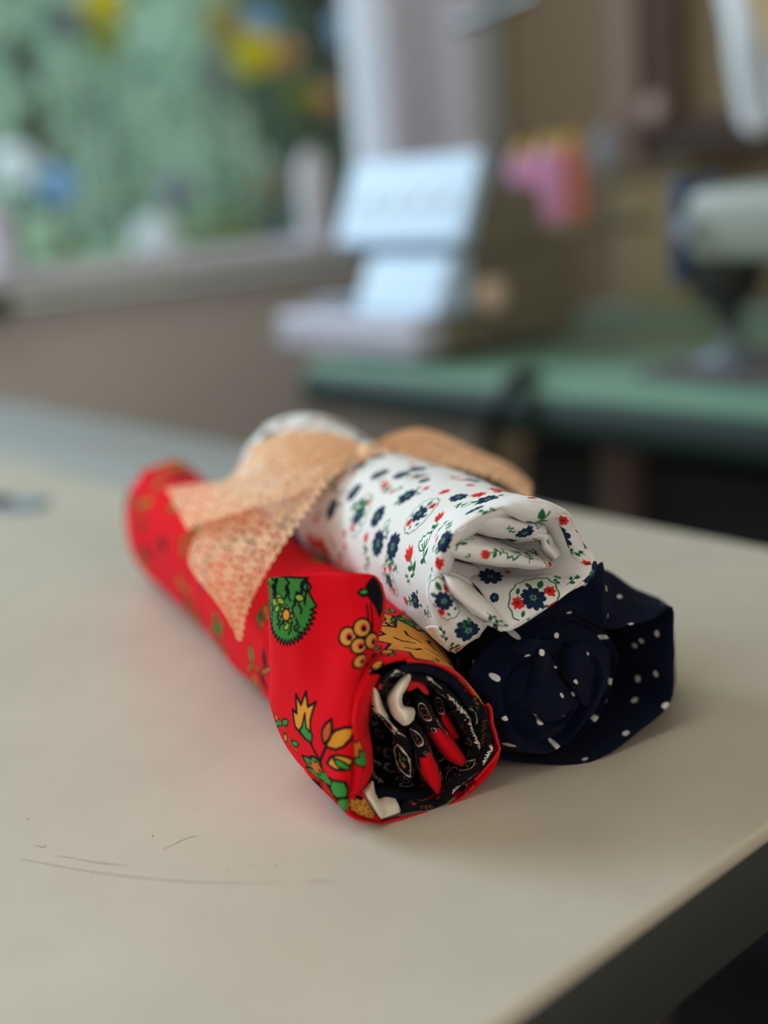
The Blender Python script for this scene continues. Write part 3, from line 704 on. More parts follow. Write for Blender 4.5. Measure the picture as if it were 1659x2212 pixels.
tongue([(730,840,40,.008,10),(775,920,66,.003,8),(825,1020,74,.001,3),(850,1130,80,-.001,0),(880,1220,96,-.003,0),(915,1320,84,-.003,-3),(945,1400,50,-.003,-8),(970,1475,6,-.002,-10)], 'tg1', (.19, .10), .009)
# small red fold above the tongues
sheet('fold', [
 [c8(690,560,.010), c8(720,520,.006), c8(790,520,.004), c8(850,540,.006), c8(890,600,.010)],
 [c8(680,590,.012), c8(720,565,.005), c8(790,545,.003), c8(860,590,.004), c8(893,620,.010)],
 [c8(680,630,.012), c8(735,600,.006), c8(800,570,.005), c8(850,620,.005), c8(880,640,.012)]], M_REDP, red, 'redbit', (0, 0), (6, 6), label='plain red fold inside the mouth')
sheet('fold', [
 [c8(210,1440,-.001), c8(270,1468,-.003), c8(335,1470,-.003)],
 [c8(185,1530,-.001), c8(280,1560,-.003), c8(390,1590,-.003)],
 [c8(178,1600,0), c8(330,1665,-.002), c8(495,1725,-.001)]], M_RED, red, 'red_bottom', (.40, .30), (6, 6), amp=.0002)
# cream corner at the bottom
sheet('fold', [
 [c8(412,1370,.004), c8(415,1380,.003), c8(420,1420,.004), c8(430,1450,.006)],
 [c8(355,1430,.002), c8(395,1440,-.001), c8(425,1480,.001), c8(450,1500,.006)],
 [c8(325,1475,0), c8(370,1490,-.003), c8(430,1540,-.003), c8(470,1530,.004)],
 [c8(400,1580,0), c8(430,1590,-.0035), c8(465,1610,-.004), c8(520,1520,.003)],
 [c8(470,1670,0), c8(485,1675,-.0035), c8(500,1680,-.004), c8(590,1520,.003)]], M_CREAM, red, 'creamcorner', (0, 0), (6, 6), label='cream corner at the bottom of the mouth')
sheet('fold', [
 [c8(455,1530,.004), c8(520,1510,.003), c8(600,1510,.004)],
 [c8(470,1600,-.001), c8(540,1590,-.001), c8(630,1570,.000)],
 [c8(490,1692,-.002), c8(570,1665,-.002), c8(660,1635,-.001)]], M_CREAM, red, 'creamcorner2', (0, 0), (6, 6), label='cream corner at the bottom of the mouth')

# ================================================================== navy roll
navy = thing('fabric_roll', tuple(L(.08, 0, .13)), 'navy cotton fabric roll with small white dots, lying right at the bottom of the bundle', 'fabric roll', G_ROLLS)
NV0 = [st(*c3(*p)) for p in ((430,1330,.008),(400,1100,.010),(380,800,.012),(440,600,.012),(600,500,.012),(860,430,.008),(1130,522,.002),(1300,500,.002),(1440,468,.002),(1574,392,.002),(1577,600,.001),(1577,780,0),(1550,1005,0),(1300,1225,-.003),(1045,1388,-.004),(700,1385,.003))]
NV1 = [st(*c3(*p)) for p in ((430,1330,.03),(380,1100,.03),(360,760,.03),(420,520,.03),(700,330,.03),(1000,150,.034),(1132,150,.032),(1330,268,.03),(1400,300,.03),(1480,345,.03),(1540,450,.03),(1560,700,.03),(1540,950,.03),(1300,1180,.03),(1045,1300,.03),(700,1300,.03))]
def nring(k):
    E_ = ring_ell(.0785, .0265, .029, .0262, k, 16, 232); t = sstep((k-.03)/.06)
    return [(max(lerp(a, b_, t)[0], .047), max(lerp(a, b_, t)[1], .0004), k) for a, b_ in zip(NV1, E_)]
NVm = [lerp(a, b_, .5) for a, b_ in zip(NV0, NV1)]
rr_ = [[(p[0]+(.078-p[0])*.12, p[1]+(.025-p[1])*.12, p[2]+.03) for p in NV0], [(p[0]+(.078-p[0])*.06, p[1]+(.025-p[1])*.06, p[2]+.014) for p in NV0], [(p[0]+(.078-p[0])*.02, p[1]+(.025-p[1])*.02, p[2]+.003) for p in NV0], NV0, [lerp(a, b_, .08) for a, b_ in zip(NV0, NV1)], NVm]
rr_ = [[(p[0], max(p[1], .0003), p[2]) for p in r_] for r_ in rr_]
rr_ += [nring(k) for k in (.03, .05, .08, .12, .16, .2, .24)]
e_ = nring(.25); rr_ += [shrink(e_, .9, .25), shrink(e_, .4, .247)]
sheet('outer_layer', rr_, M_NAVY, navy, 'navy_body', (0, 0), (5, 4), True, .0006, .0005, 50, 9, 'st', mode='tube')
# raised triangular fold leaning on the white roll
sheet('fold', [
 [c3(600,470,.006), c3(820,280,.010), c3(1060,140,.012), c3(1128,100,.010)],
 [c3(620,500,.006), c3(830,330,.006), c3(1040,220,.006), c3(1129,200,.004)],
 [c3(700,480,.008), c3(860,390,.004), c3(1040,330,.001), c3(1130,320,-.001)],
 [c3(760,470,.010), c3(900,425,.005), c3(1040,440,.002), c3(1131,430,-.002)],
 [c3(820,460,.012), c3(930,440,.006), c3(1040,480,.003), c3(1131,523,.000)]], M_NAVY, navy, 'navy_fold', (.205, .0), (8, 8), amp=.0012, sc=70)
sheet('fold', [
 [c3(1128,100,.010), c3(1131,150,.018), c3(1134,180,.030), c3(1140,190,.040)],
 [c3(1129,200,.004), c3(1150,230,.014), c3(1180,240,.030), c3(1190,230,.040)],
 [c3(1130,320,-.001), c3(1170,330,.012), c3(1220,320,.028), c3(1240,300,.04)],
 [c3(1131,430,-.002), c3(1200,440,.010), c3(1260,420,.026), c3(1280,380,.04)],
 [c3(1131,523,.000), c3(1200,520,.012), c3(1280,490,.026), c3(1330,440,.04)]], M_NAVY, navy, 'navy_fold2', (.24, .0), (8, 8), amp=.0012, sc=70, seed=4)
# rosette: the rolled core, ridge behind ridge
NC = st(*c3(800,900,.004)); rows = []
RX = abs(st(*c3(1225,900,.004))[0]-NC[0]); RY = abs(st(*c3(800,430,.004))[1]-NC[1])
nr, na = 90, 160
for i in range(nr+1):
    r_ = i/nr; row = []
    for j in range(na):
        a = 2*math.pi*j/na; rx = RX*r_*(1+.05*math.sin(3*a+.5)+.03*math.sin(5*a)); ry = RY*r_*(1+.04*math.sin(2*a+1)+.03*math.sin(4*a+2))
        sw = r_*3.3 + a/(2*math.pi) + .10*math.sin(2*a+3*r_) + .05*math.sin(5*a)
        fz = sw % 1.0
        k = .0085*(1 - fz**.7 if fz > .16 else fz/.16*(1-.16**.7)) * (0.35+.65*r_**.3)
        k = -k + .004 + .006*(1-r_)*0.5 + .008*max(0, r_-.85)/.15
        k += .0022*math.sin(3*a+6*r_)*(1-r_)*r_*3 + .0007*noise.noise(Vector((math.cos(a)*r_*7, math.sin(a)*r_*7, 3.)))*1.4
        row.append((NC[0]+rx*math.cos(a), max(NC[1]+ry*math.sin(a), .0006), k))
    rows.append(row)
P_rows = rows[1:]
o = sheet('inner_layer', P_rows, M_NAVY, navy, 'rosette', (.0, .0), (1, 1), True, 0, 0, plane='st', label='rolled core seen end on')
# planar print coordinates across the rosette
ul = o.data.uv_layers[0].data; vs = o.data.vertices
for lp in o.data.loops:
    q = np.array(vs[lp.vertex_index].co) + np.array(ORIG['fabric_roll.001']) - BA
    ul[lp.index].uv = (float(q @ BE)-.04+.10*0 + .11, float(q[2])+.19)
for nm, rows in (('a', [[c3(640,690,.004), c3(700,660,.001), c3(745,655,-.0045), c3(790,700,-.001), c3(830,760,.004)],
      [c3(600,800,.004), c3(680,780,.000), c3(742,760,-.0055), c3(800,800,-.001), c3(850,830,.003)],
      [c3(570,900,.003), c3(660,890,-.001), c3(745,870,-.0045), c3(830,880,-.002), c3(905,880,.003)],
      [c3(560,980,.003), c3(650,985,-.001), c3(755,970,-.003), c3(870,960,-.003), c3(960,930,.003)],
      [c3(600,1030,.003), c3(680,1040,.000), c3(770,1070,-.002), c3(890,1040,-.002), c3(985,1000,.003)],
      [c3(700,1075,.004), c3(740,1085,.002), c3(785,1110,.000), c3(860,1100,.001), c3(930,1070,.004)]]),
    ('b', [[c3(900,600,.004), c3(960,610,.001), c3(1040,640,.000), c3(1090,720,.004)],
      [c3(860,680,.004), c3(930,700,-.003), c3(1020,720,-.002), c3(1110,780,.003)],
      [c3(860,780,.003), c3(930,800,-.0035), c3(1010,830,-.001), c3(1110,860,.004)],
      [c3(900,870,.003), c3(960,890,-.003), c3(1020,920,.000), c3(1100,950,.004)],
      [c3(950,950,.004), c3(985,990,.001), c3(1020,1020,.002), c3(1060,1030,.004)]]),
    ('c', [[c3(540,640,.004), c3(600,600,.000), c3(680,590,-.003), c3(760,600,.000), c3(860,580,.004)],
      [c3(560,700,.004), c3(620,660,-.002), c3(690,645,-.003), c3(780,650,.001), c3(880,640,.004)],
      [c3(600,760,.005), c3(650,720,.002), c3(700,700,.002), c3(780,700,.003), c3(870,690,.005)]])):
    sheet('pleat', rows, M_NAVY, navy, 'npl'+nm, (.21+.02*'abc'.index(nm), .12), (8, 8), amp=.0010, sc=110)

# ================================================================== white roll
white = thing('fabric_roll', tuple(L(.062, .052, .14)), 'white cotton fabric roll with small red and navy flowers, on top of the other two', 'fabric roll', G_ROLLS)
W0 = [st(*c2(*p)) for p in ((1000,905,.006),(880,1012,.010),(800,905,.012),(765,760,.010),(800,640,.004),(818,540,.002),(865,455,0),(950,385,0),(1100,312,0),(1260,285,0),(1420,328,0),(1500,440,0),(1582,622,-.002),(1400,765,-.002),(1165,915,-.004),(1075,900,.001))]
W1p = [(.047,.0505),(.0385,.047),(.0335,.054),(.0315,.063),(.0325,.073),(.037,.082),(.045,.089),(.054,.0925),(.064,.0935),(.074,.0915),(.083,.0865),(.090,.079),(.0935,.069),(.088,.060),(.074,.0545),(.060,.052)]
def wring(k):
    n_ = len(W1p)
    if k <= .16: f = 1 - .06*sstep((k-.05)/.1); cy = .0725 - .001*sstep(k/.15)
    else: f = .94 + .10*sstep((k-.16)/.04); cy = .0715 + .003*sstep((k-.16)/.06)
    cx = .0625 + .004*sstep(k/.16)
    return [(cx+(p[0]-.0625)*f, cy+(p[1]-.0725)*f, k) for p in W1p]
rr_ = [[lerp(p, (.062, .07, p[2]+.006), .06) for p in W0], [lerp(p, (.062, .07, p[2]+.001), .015) for p in W0], W0, [(p[0], p[1], p[2]+.002) for p in W0]]
for t_, k_ in ((.35, .010), (.7, .018), (1, .03)):
    rr_.append([lerp((a[0], a[1], a[2]*(1-t_)+k_), b_, t_) for a, b_ in zip(W0, wring(k_))])
rr_ += [wring(k) for k in (.045, .07, .10, .13, .155, .17, .185, .20, .21)]
e_ = wring(.222); rr_ += [shrink(e_, .9, .220), shrink(e_, .6, .224), shrink(e_, .1, .222)]
sheet('outer_layer', rr_, M_WHITE, white, 'white_body', (0, 0), (5, 5), True, .0005, .0010, 60, 13, 'st', mode='tube')
rr_ = [[lerp(p, (.062, .07, p[2]+.002), .03) for p in W0], [lerp(p, (.062, .07, p[2]+.012), .12) for p in W0], [lerp(p, (.062, .07, p[2]+.03), .3) for p in W0], [lerp(p, (.062, .07, .05), .95) for p in W0]]
sheet('lining', rr_, M_WHITE, white, 'white_lining', (.25, .25), (5, 5), True, .0004, 0, plane='st', mode='tube')
# lower right inner sheet, rising from the front edge back into the roll
sheet('inner_layer', [
 [c2(1160,912,-.004), c2(1290,840,-.0035), c2(1430,745,-.003), c2(1520,675,-.0025), c2(1580,624,-.002)],
 [c2(1125,880,-.002), c2(1250,800,-.001), c2(1390,705,.001), c2(1490,650,.001), c2(1560,612,.001)],
 [c2(1055,800,.003), c2(1190,730,.005), c2(1330,660,.008), c2(1440,625,.008), c2(1520,595,.006)],
 [c2(1000,720,.009), c2(1140,665,.013), c2(1260,635,.018), c2(1400,610,.016), c2(1490,570,.010)],
 [c2(950,650,.016), c2(1080,625,.024), c2(1220,600,.028), c2(1340,560,.024), c2(1450,530,.014)],
 [c2(980,560,.026), c2(1080,540,.032), c2(1200,520,.034), c2(1330,500,.028), c2(1440,480,.016)]], M_WHITE, white, 'w_lower', (.25, .0), (7, 7), amp=.0007, sc=80)
# right band
sheet('inner_layer', [
 [c2(1395,370,.004), c2(1410,350,-.002), c2(1440,352,-.002), c2(1470,380,0)],
 [c2(1392,400,.010), c2(1420,420,.000), c2(1470,430,-.001), c2(1500,440,0)],
 [c2(1415,470,.014), c2(1445,500,.002), c2(1500,510,-.001), c2(1530,510,-.0005)],
 [c2(1440,530,.016), c2(1480,570,.003), c2(1535,580,-.001), c2(1562,575,-.001)],
 [c2(1500,590,.008), c2(1530,605,.001), c2(1565,615,-.001), c2(1581,622,-.002)]], M_WHITE, white, 'w_right', (.30, .0), (6, 6), amp=.0006, sc=95)
# turned top cuff
sheet('fold', [
 [c2(1090,335,.006), c2(1105,318,.001), c2(1108,300,0), c2(1115,296,.001), c2(1125,300,.004)],
 [c2(1150,355,.008), c2(1160,345,-.001), c2(1165,310,-.003), c2(1175,288,-.001), c2(1185,285,.003)],
 [c2(1235,385,.010), c2(1245,375,-.001), c2(1255,330,-.004), c2(1265,292,-.002), c2(1270,284,.003)],
 [c2(1325,378,.010), c2(1335,368,-.001), c2(1345,335,-.004), c2(1350,308,-.002), c2(1355,300,.003)],
 [c2(1395,362,.008), c2(1400,358,.000), c2(1405,345,-.002), c2(1412,332,-.001), c2(1415,328,.003)],
 [c2(1412,348,.004), c2(1416,345,.001), c2(1419,338,0), c2(1421,332,0), c2(1421,330,.002)]], M_WHITE, white, 'w_cuff', (.34, .0), (6, 6), amp=.0006, sc=95)
# upper rolled-in layer
sheet('fold', [
 [c2(870,470,.006), c2(890,440,.000), c2(930,415,-.001), c2(960,395,.000), c2(1000,375,.003)],
 [c2(960,440,.014), c2(980,430,.006), c2(1010,400,.002), c2(1050,365,.001), c2(1090,345,.004)],
 [c2(1060,460,.016), c2(1075,450,.006), c2(1095,410,.001), c2(1120,370,.000), c2(1140,355,.006)],
 [c2(1150,480,.014), c2(1165,470,.006), c2(1190,430,.002), c2(1200,395,.001), c2(1210,380,.008)],
 [c2(1240,485,.014), c2(1260,470,.006), c2(1280,440,.003), c2(1290,405,.003), c2(1280,390,.010)],
 [c2(1310,480,.012), c2(1325,460,.006), c2(1335,440,.004), c2(1330,420,.006), c2(1320,400,.014)]], M_WHITE, white, 'w_upper', (.38, .0), (6, 6), amp=.0006, sc=95)
# curled strip right of the upper layer, ending in the tip
sheet('fold', [
 [c2(1235,470,.012), c2(1255,462,.006), c2(1290,448,.003), c2(1325,442,.006)],
 [c2(1300,480,.010), c2(1312,470,.004), c2(1338,455,.002), c2(1362,455,.006)],
 [c2(1310,520,.010), c2(1325,510,.003), c2(1352,498,.002), c2(1378,490,.006)],
 [c2(1335,550,.008), c2(1352,542,.002), c2(1380,528,.001), c2(1400,520,.006)],
 [c2(1370,580,.008), c2(1380,572,.002), c2(1395,560,.001), c2(1406,548,.004)]], M_WHITE, white, 'w_curl', (.40, .10), (6, 6), amp=.0006, sc=95)
# middle tongue
sheet('fold', [
 [c2(880,470,.010), c2(850,505,.004), c2(835,525,.003), c2(832,545,.006), c2(850,560,.012)],
 [c2(945,440,.016), c2(930,480,.002), c2(925,530,-.001), c2(935,560,.001), c2(950,580,.010)],
 [c2(1060,465,.016), c2(1050,505,.001), c2(1045,550,-.002), c2(1055,585,.000), c2(1070,600,.010)],
 [c2(1170,510,.014), c2(1165,540,.001), c2(1165,575,-.002), c2(1175,600,.000), c2(1185,612,.010)],
 [c2(1270,550,.012), c2(1272,570,.001), c2(1275,592,-.001), c2(1282,608,.001), c2(1290,615,.008)],
 [c2(1350,585,.008), c2(1352,592,.002), c2(1356,600,.001), c2(1362,606,.002), c2(1368,610,.006)]], M_WHITE, white, 'w_mid', (.25, .08), (7, 7), amp=.0006, sc=95)
# dark pocket floor under the tongue, left
sheet('inner_layer', [
 [c2(810,560,.010), c2(880,580,.016), c2(960,600,.020), c2(1040,620,.026)],
 [c2(806,610,.008), c2(880,630,.012), c2(960,660,.016), c2(1030,700,.020)],
 [c2(808,655,.008), c2(890,660,.010), c2(970,710,.012), c2(1030,770,.014)],
 [c2(830,700,.016), c2(920,760,.016), c2(1010,800,.016), c2(1090,830,.014)],
 [c2(840,760,.016), c2(950,850,.014), c2(1050,890,.012), c2(1140,905,.008)]], M_WHITE, white, 'w_pocket', (.30, .08), (6, 6), amp=.0003, sc=80)
# lower left curl
sheet('fold', [
 [c2(815,650,.006), c2(822,652,.003), c2(835,660,.002), c2(835,690,.004), c2(830,700,.010)],
 [c2(905,662,.012), c2(890,672,.001), c2(870,710,-.002), c2(870,745,.001), c2(885,765,.010)],
 [c2(985,715,.012), c2(965,735,.000), c2(935,775,-.004), c2(930,800,-.001), c2(945,815,.008)],
 [c2(1060,790,.010), c2(1045,800,-.001), c2(1010,830,-.005), c2(1000,850,-.002), c2(1010,865,.007)],
 [c2(1125,850,.006), c2(1110,855,-.002), c2(1080,875,-.006), c2(1070,885,-.003), c2(1080,895,.005)],
 [c2(1165,895,.002), c2(1158,898,-.002), c2(1148,905,-.004), c2(1142,910,-.003), c2(1145,915,.002)]], M_WHITE, white, 'w_lcurl', (.34, .08), (7, 7), amp=.0006, sc=95)
# outer layer hanging at the lower left, in front of the valley
sheet('flap', [
 [c2(806,648,.004), c2(780,665,.004), c2(750,690,.006), c2(735,720,.010)],
 [c2(845,705,.004), c2(810,720,.001), c2(770,740,.003), c2(738,765,.008)],
 [c2(900,775,.004), c2(860,800,.000), c2(810,820,.001), c2(765,840,.008)],
 [c2(955,830,.004), c2(910,860,.000), c2(860,880,.001), c2(800,905,.008)],
 [c2(1010,872,.004), c2(960,910,.000), c2(900,935,.001), c2(822,960,.008)],
 [c2(1045,895,.006), c2(1000,940,.002), c2(930,985,.002), c2(845,1010,.008)],
 [c2(1000,960,.010), c2(960,985,.007), c2(910,1020,.008), c2(870,1030,.012)]], M_WHITE, white, 'w_hang', (.38, .08), (6, 6), amp=.0006, sc=95)
sheet('flap', [
 [c2(735,912,.018), c2(770,905,.015), c2(810,915,.012), c2(840,940,.012)],
 [c2(760,950,.018), c2(790,950,.015), c2(820,955,.012), c2(850,970,.012)],
 [c2(800,985,.018), c2(825,990,.014), c2(850,1000,.012), c2(870,1010,.012)],
 [c2(850,1025,.018), c2(862,1030,.014), c2(880,1035,.012), c2(890,1040,.012)]], M_CREAM, white, 'w_tail', (0, 0), (5, 5), amp=.0006, sc=95, label='plain pale corner resting on the red roll')

# ================================================================== lace ribbon
lace = thing('lace_ribbon', tuple(L(.066, .095, .15)), 'peach lace ribbon knotted around the bundle of fabric rolls', 'ribbon')
M_LACE = mat('peach_lace', srgb(248, 204, 160), .9, sheen=.3, bump=.4, bscale=700)
nt = M_LACE.node_tree; tl = nt.nodes.new('ShaderNodeBsdfTranslucent'); tl.inputs[0].default_value = (.9, .6, .4, 1); ms = nt.nodes.new('ShaderNodeMixShader'); ms.inputs[0].default_value = .22
nt.links.new(nt.nodes['Principled BSDF'].outputs[0], ms.inputs[1]); nt.links.new(tl.outputs[0], ms.inputs[2]); nt.links.new(ms.outputs[0], nt.nodes['Material Output'].inputs[0])
def lace_sheet(name, rows, ppc=.00038, seed=1, plane='px', edge=True, dense=0., gather=0):
    C_ = np.array([[pk(*p) if plane == 'px' else L(*p) for p in r] for r in rows])
    P = cr_axis(C_, 10); P = cr_axis(P.transpose(1, 0, 2), 10).transpose(1, 0, 2)
    H, W, _ = P.shape
    lu = np.linalg.norm(np.diff(P, axis=1), axis=2).sum(1).mean(); lv = np.linalg.norm(np.diff(P, axis=0), axis=2).sum(0).mean()
    nu, nv = max(int(lu/ppc), 8), max(int(lv/ppc), 8)
    gi = np.linspace(0, H-1, nv+1); gj = np.linspace(0, W-1, nu+1)
    i0 = np.clip(gi.astype(int), 0, H-2); j0 = np.clip(gj.astype(int), 0, W-2); fi = (gi-i0)[:, None, None]; fj = (gj-j0)[None, :, None]
    Q = (P[i0][:, j0]*(1-fi)*(1-fj) + P[i0+1][:, j0]*fi*(1-fj) + P[i0][:, j0+1]*(1-fi)*fj + P[i0+1][:, j0+1]*fi*fj)
    V_, U_ = np.meshgrid(np.linspace(0, lv, nv+1), np.linspace(0, lu, nu+1), indexing='ij')
    if gather:
        du = np.gradient(Q, axis=1); dv = np.gradient(Q, axis=0); N_ = np.cross(du, dv); N_ /= np.linalg.norm(N_, axis=2, keepdims=True)+1e-12
        Q = Q + N_*(gather*np.sin(U_*2*math.pi/.0032 + 2*np.sin(V_*90+seed)) )[..., None]
    u = (U_[:-1, :-1]+U_[1:, 1:])/2; v = (V_[:-1, :-1]+V_[1:, 1:])/2
    c_ = .0026; a = np.sin(2*math.pi*(u+v*.6)/c_)*np.sin(2*math.pi*(u-v*.6)/c_)      # net ground
    keep = a < .12
    pu, pv = .012, .013                                                            # worked flowers in rows
    x = ((u+seed*.003) % pu)-pu/2; y = ((v+(np.floor((u+seed*.003)/pu) % 2)*pv/2) % pv)-pv/2
    r_ = np.hypot(x, y); th = np.arctan2(y, x)
    fl = (r_ < .0042*(1+.35*np.cos(5*th))) & (r_ > .0010)
    rg = np.abs(r_-.0062) < .0005
    keep = keep | fl | rg
    keep &= ~((r_ < .0047*(1+.35*np.cos(5*th))+.0006) & (r_ > .0044*(1+.35*np.cos(5*th))))
    if edge:
        sc_ = np.minimum(v, lv-v)
        m_ = np.minimum(u, lu-u)
        keep |= (np.abs(m_-.0016) < .0005)
        keep &= ~(m_ < .0011*(1+np.sin(v*2*math.pi/.0045)))
    if dense: keep |= (np.sin(u*2500+v*900) > -.2)
    idx = np.arange((nv+1)*(nu+1)).reshape(nv+1, nu+1)
    f = np.stack([idx[:-1, :-1], idx[:-1, 1:], idx[1:, 1:], idx[1:, :-1]], 2)[keep]
    used = np.unique(f); mp_ = np.zeros((nv+1)*(nu+1), int); mp_[used] = np.arange(len(used))
    o = link(name, Q.reshape(-1, 3)[used], mp_[f].tolist(), M_LACE, lace)
    return o
# wrap going down over the white and red rolls on the left
lace_sheet('wrap', [
 [(812,990,.120),(790,968,.130),(765,962,.142),(738,958,.155),(700,945,.170)],
 [(745,1012,.112),(715,1000,.124),(680,985,.140),(640,965,.158),(600,950,.178)],
 [(695,1065,.106),(650,1045,.120),(610,1030,.138),(570,1010,.158),(520,1000,.184)],
 [(650,1130,.100),(605,1110,.114),(560,1090,.132),(515,1075,.152),(470,1062,.176)],
 [(600,1200,.094),(560,1185,.106),(515,1165,.122),(470,1150,.138),(430,1140,.160)],
 [(562,1265,.090),(525,1255,.098),(485,1240,.108),(445,1220,.120),(405,1200,.136)],
 [(535,1325,.086),(508,1320,.092),(478,1300,.100),(450,1270,.110),(420,1240,.124)],
 [(522,1385,.080),(512,1380,.084),(500,1350,.090),(485,1320,.100),(465,1290,.110)]], seed=1, gather=.0003)
lace_sheet('wrap', [
 [(800,985,.128),(790,970,.135),(770,955,.148),(740,940,.162)],
 [(740,1000,.122),(720,975,.135),(690,950,.155),(650,930,.178)],
 [(690,1035,.118),(655,1000,.138),(620,970,.162),(580,945,.190)],
 [(650,1080,.114),(610,1040,.138),(570,1005,.165),(530,975,.195)]], seed=4, gather=.0008, dense=1)
# upper loose tail ending over the far end of the red roll
lace_sheet('tail', [
 [(790,1000,.122),(785,985,.130),(778,972,.142),(765,962,.155)],
 [(700,1040,.112),(690,1018,.126),(675,998,.145),(655,985,.165)],
 [(610,1080,.112),(595,1052,.128),(575,1030,.150),(555,1018,.172)],
 [(525,1105,.120),(510,1080,.136),(490,1055,.158),(470,1040,.182)],
 [(460,1125,.134),(445,1100,.150),(428,1070,.172),(415,1045,.196)],
 [(405,1145,.148),(390,1115,.165),(372,1080,.186),(358,1052,.208)]], seed=2, gather=.0002)
# bow loop on the right
lace_sheet('loop', [
 [(800,1000,.125),(800,985,.130),(800,972,.134),(800,962,.138)],
 [(850,1000,.122),(850,978,.130),(848,955,.140),(845,940,.150)],
 [(910,1002,.116),(908,975,.128),(902,945,.142),(895,925,.155)],
 [(980,1010,.108),(975,985,.122),(965,955,.140),(950,938,.155)],
 [(1050,1030,.098),(1045,1005,.114),(1035,985,.132),(1015,968,.150)],
 [(1110,1055,.090),(1108,1030,.106),(1100,1010,.126),(1085,1000,.146)],
 [(1145,1080,.080),(1148,1065,.100),(1145,1048,.120),(1130,1030,.140)]], seed=3, gather=.0007)
lace_sheet('loop', [
 [(800,990,.130),(800,978,.138),(800,968,.146)],
 [(860,985,.130),(855,955,.146),(850,940,.160)],
 [(930,985,.126),(925,955,.146),(915,935,.165)],
 [(1010,1010,.118),(1005,985,.138),(990,962,.160)],
 [(1080,1040,.108),(1078,1015,.130),(1065,995,.155)],
 [(1135,1075,.100),(1138,1050,.125),(1125,1030,.150)]], seed=5, gather=.0009)
# far side wraps: under and around the bundle (mostly hidden)
lace_sheet('wrap', [
 [(.083,.0885,.100),(.0835,.0885,.120),(.084,.0875,.140),(.0845,.087,.155)],
 [(.0965,.077,.102),(.099,.076,.122),(.100,.075,.142),(.100,.075,.157)],
 [(.101,.058,.104),(.103,.056,.124),(.104,.056,.144),(.104,.056,.159)],
 [(.108,.040,.104),(.1095,.040,.124),(.110,.040,.144),(.110,.040,.159)],
 [(.1095,.020,.104),(.110,.020,.124),(.110,.020,.144),(.110,.020,.159)],
 [(.101,.0015,.104),(.101,.0015,.124),(.101,.0015,.144),(.101,.0015,.159)]], seed=6, plane='st')
kq = [st(800, 980, .128), ]
kc = kq[0]
def blob(rows): return rows
P_k = []
for i in range(9):
    t = i/8; rr2 = .0045 + .0030*math.sin(math.pi*t); P_k.append([(kc[0]-.009+.018*t, kc[1]-.004+rr2*math.sin(a)*(.9+.15*math.sin(3*a+i)), kc[2]+rr2*math.cos(a)*1.4) for a in np.linspace(0, 2*math.pi, 14, endpoint=False)])
sheet('knot', P_k, M_LACE, lace, 'knot', (0, 0), (3, 3), True, .0006, .0008, 300, 5, 'st')
# ------------------------------------------------------------------ the room
M_WALL = mat('painted_wall', srgb(214, 210, 205), .85, var=.04, vscale=3, bump=.15, bscale=60)
M_WALLB = mat('tan_wall', srgb(150, 136, 112), .9, var=.05, vscale=2, bump=.15, bscale=60)
M_FLOOR = mat('floor', srgb(34, 38, 46), .6, var=.1, vscale=4)
M_CEIL = mat('ceiling_paint', srgb(214, 210, 202), .95, bump=.1, bscale=40)
M_SILL = mat('sill_paint', srgb(204, 200, 204), .45)
M_FRAME = mat('window_frame_paint', srgb(215, 218, 235), .4)
WY, WX, SILL = 1.5, 1.5, .868
w_ = MB(); w_.box((-.3, WY+.09, SILL/2-.02), (3.9, .12, SILL-.04)); w_.box((-.3, WY+.09, 2.4), (3.9, .12, .4)); w_.box((1.50, WY+.09, 1.5), (.2, .12, 1.4)); w_.box((-2.1, WY+.09, 1.5), (.3, .12, 1.4))
struct(w_.build('wall_left', M_WALL), 'taupe painted wall under and around the window')
struct(MB().box((WX+.11, .0, 1.3), (.12, 3.2, 2.6)).build('wall_back', M_WALLB), 'tan wall behind the sewing machines')
struct(MB().box((-.3, 0, -.05), (4.0, 3.4, .1)).build('floor', M_FLOOR), 'dark floor under the tables')
struct(MB().box((-.3, 0, 2.65), (4.0, 3.4, .1)).build('ceiling', M_CEIL))
struct(MB().box((-.28, WY+.065, SILL-.011), (3.5, .15, .022)).build('trim_1', M_SILL, bevel=.004), 'pale window sill board')
struct(MB().box((1.485, WY-.02, 1.6), (.05, .10, 1.45)).build('trim_2', M_FRAME, bevel=.004), 'white upright in the corner beside the window')
struct(MB().box((WX+.035, 1.17, 1.6), (.03, .05, 1.9)).build('trim_3', mat('pink_beige_trim', srgb(150, 128, 118), .7), bevel=.003), 'pinkish beige upright strip on the tan wall')
struct(MB().box((WX+.035, 1.10, 1.75), (.03, .055, 1.5)).build('trim_4', mat('brown_wood', srgb(80, 50, 40), .6, var=.2), bevel=.003), 'dark brown wooden upright on the tan wall')
struct(MB().box((WX+.035, .98, .985), (.05, .32, .05)).build('trim_5', mat('brown_wood_dark', srgb(66, 48, 38), .6, var=.2), bevel=.003), 'dark brown wooden rail on the tan wall')
win = thing('window_1', (.0, WY+.1, SILL), 'white framed window looking out on the green garden', 'window'); struct(win)
del win['category']
fr = MB(); fr.box((1.405, WY+.06, 1.55), (.07, .09, 1.34)); fr.box((-1.93, WY+.06, 1.55), (.06, .09, 1.34)); fr.box((-.26, WY+.06, 2.2), (3.36, .09, .05)); fr.box((-.26, WY+.085, SILL+.003), (3.36, .03, .012))
fr.build('window_frame', M_FRAME, win, bevel=.005)
MB().box((.70, WY+.06, SILL+.05), (.030, .035, .09)).build('window_latch', M_FRAME, win, bevel=.008)
M_GLASS = bpy.data.materials.new('window_glass'); M_GLASS.use_nodes = True; nt = M_GLASS.node_tree; nt.nodes.clear()
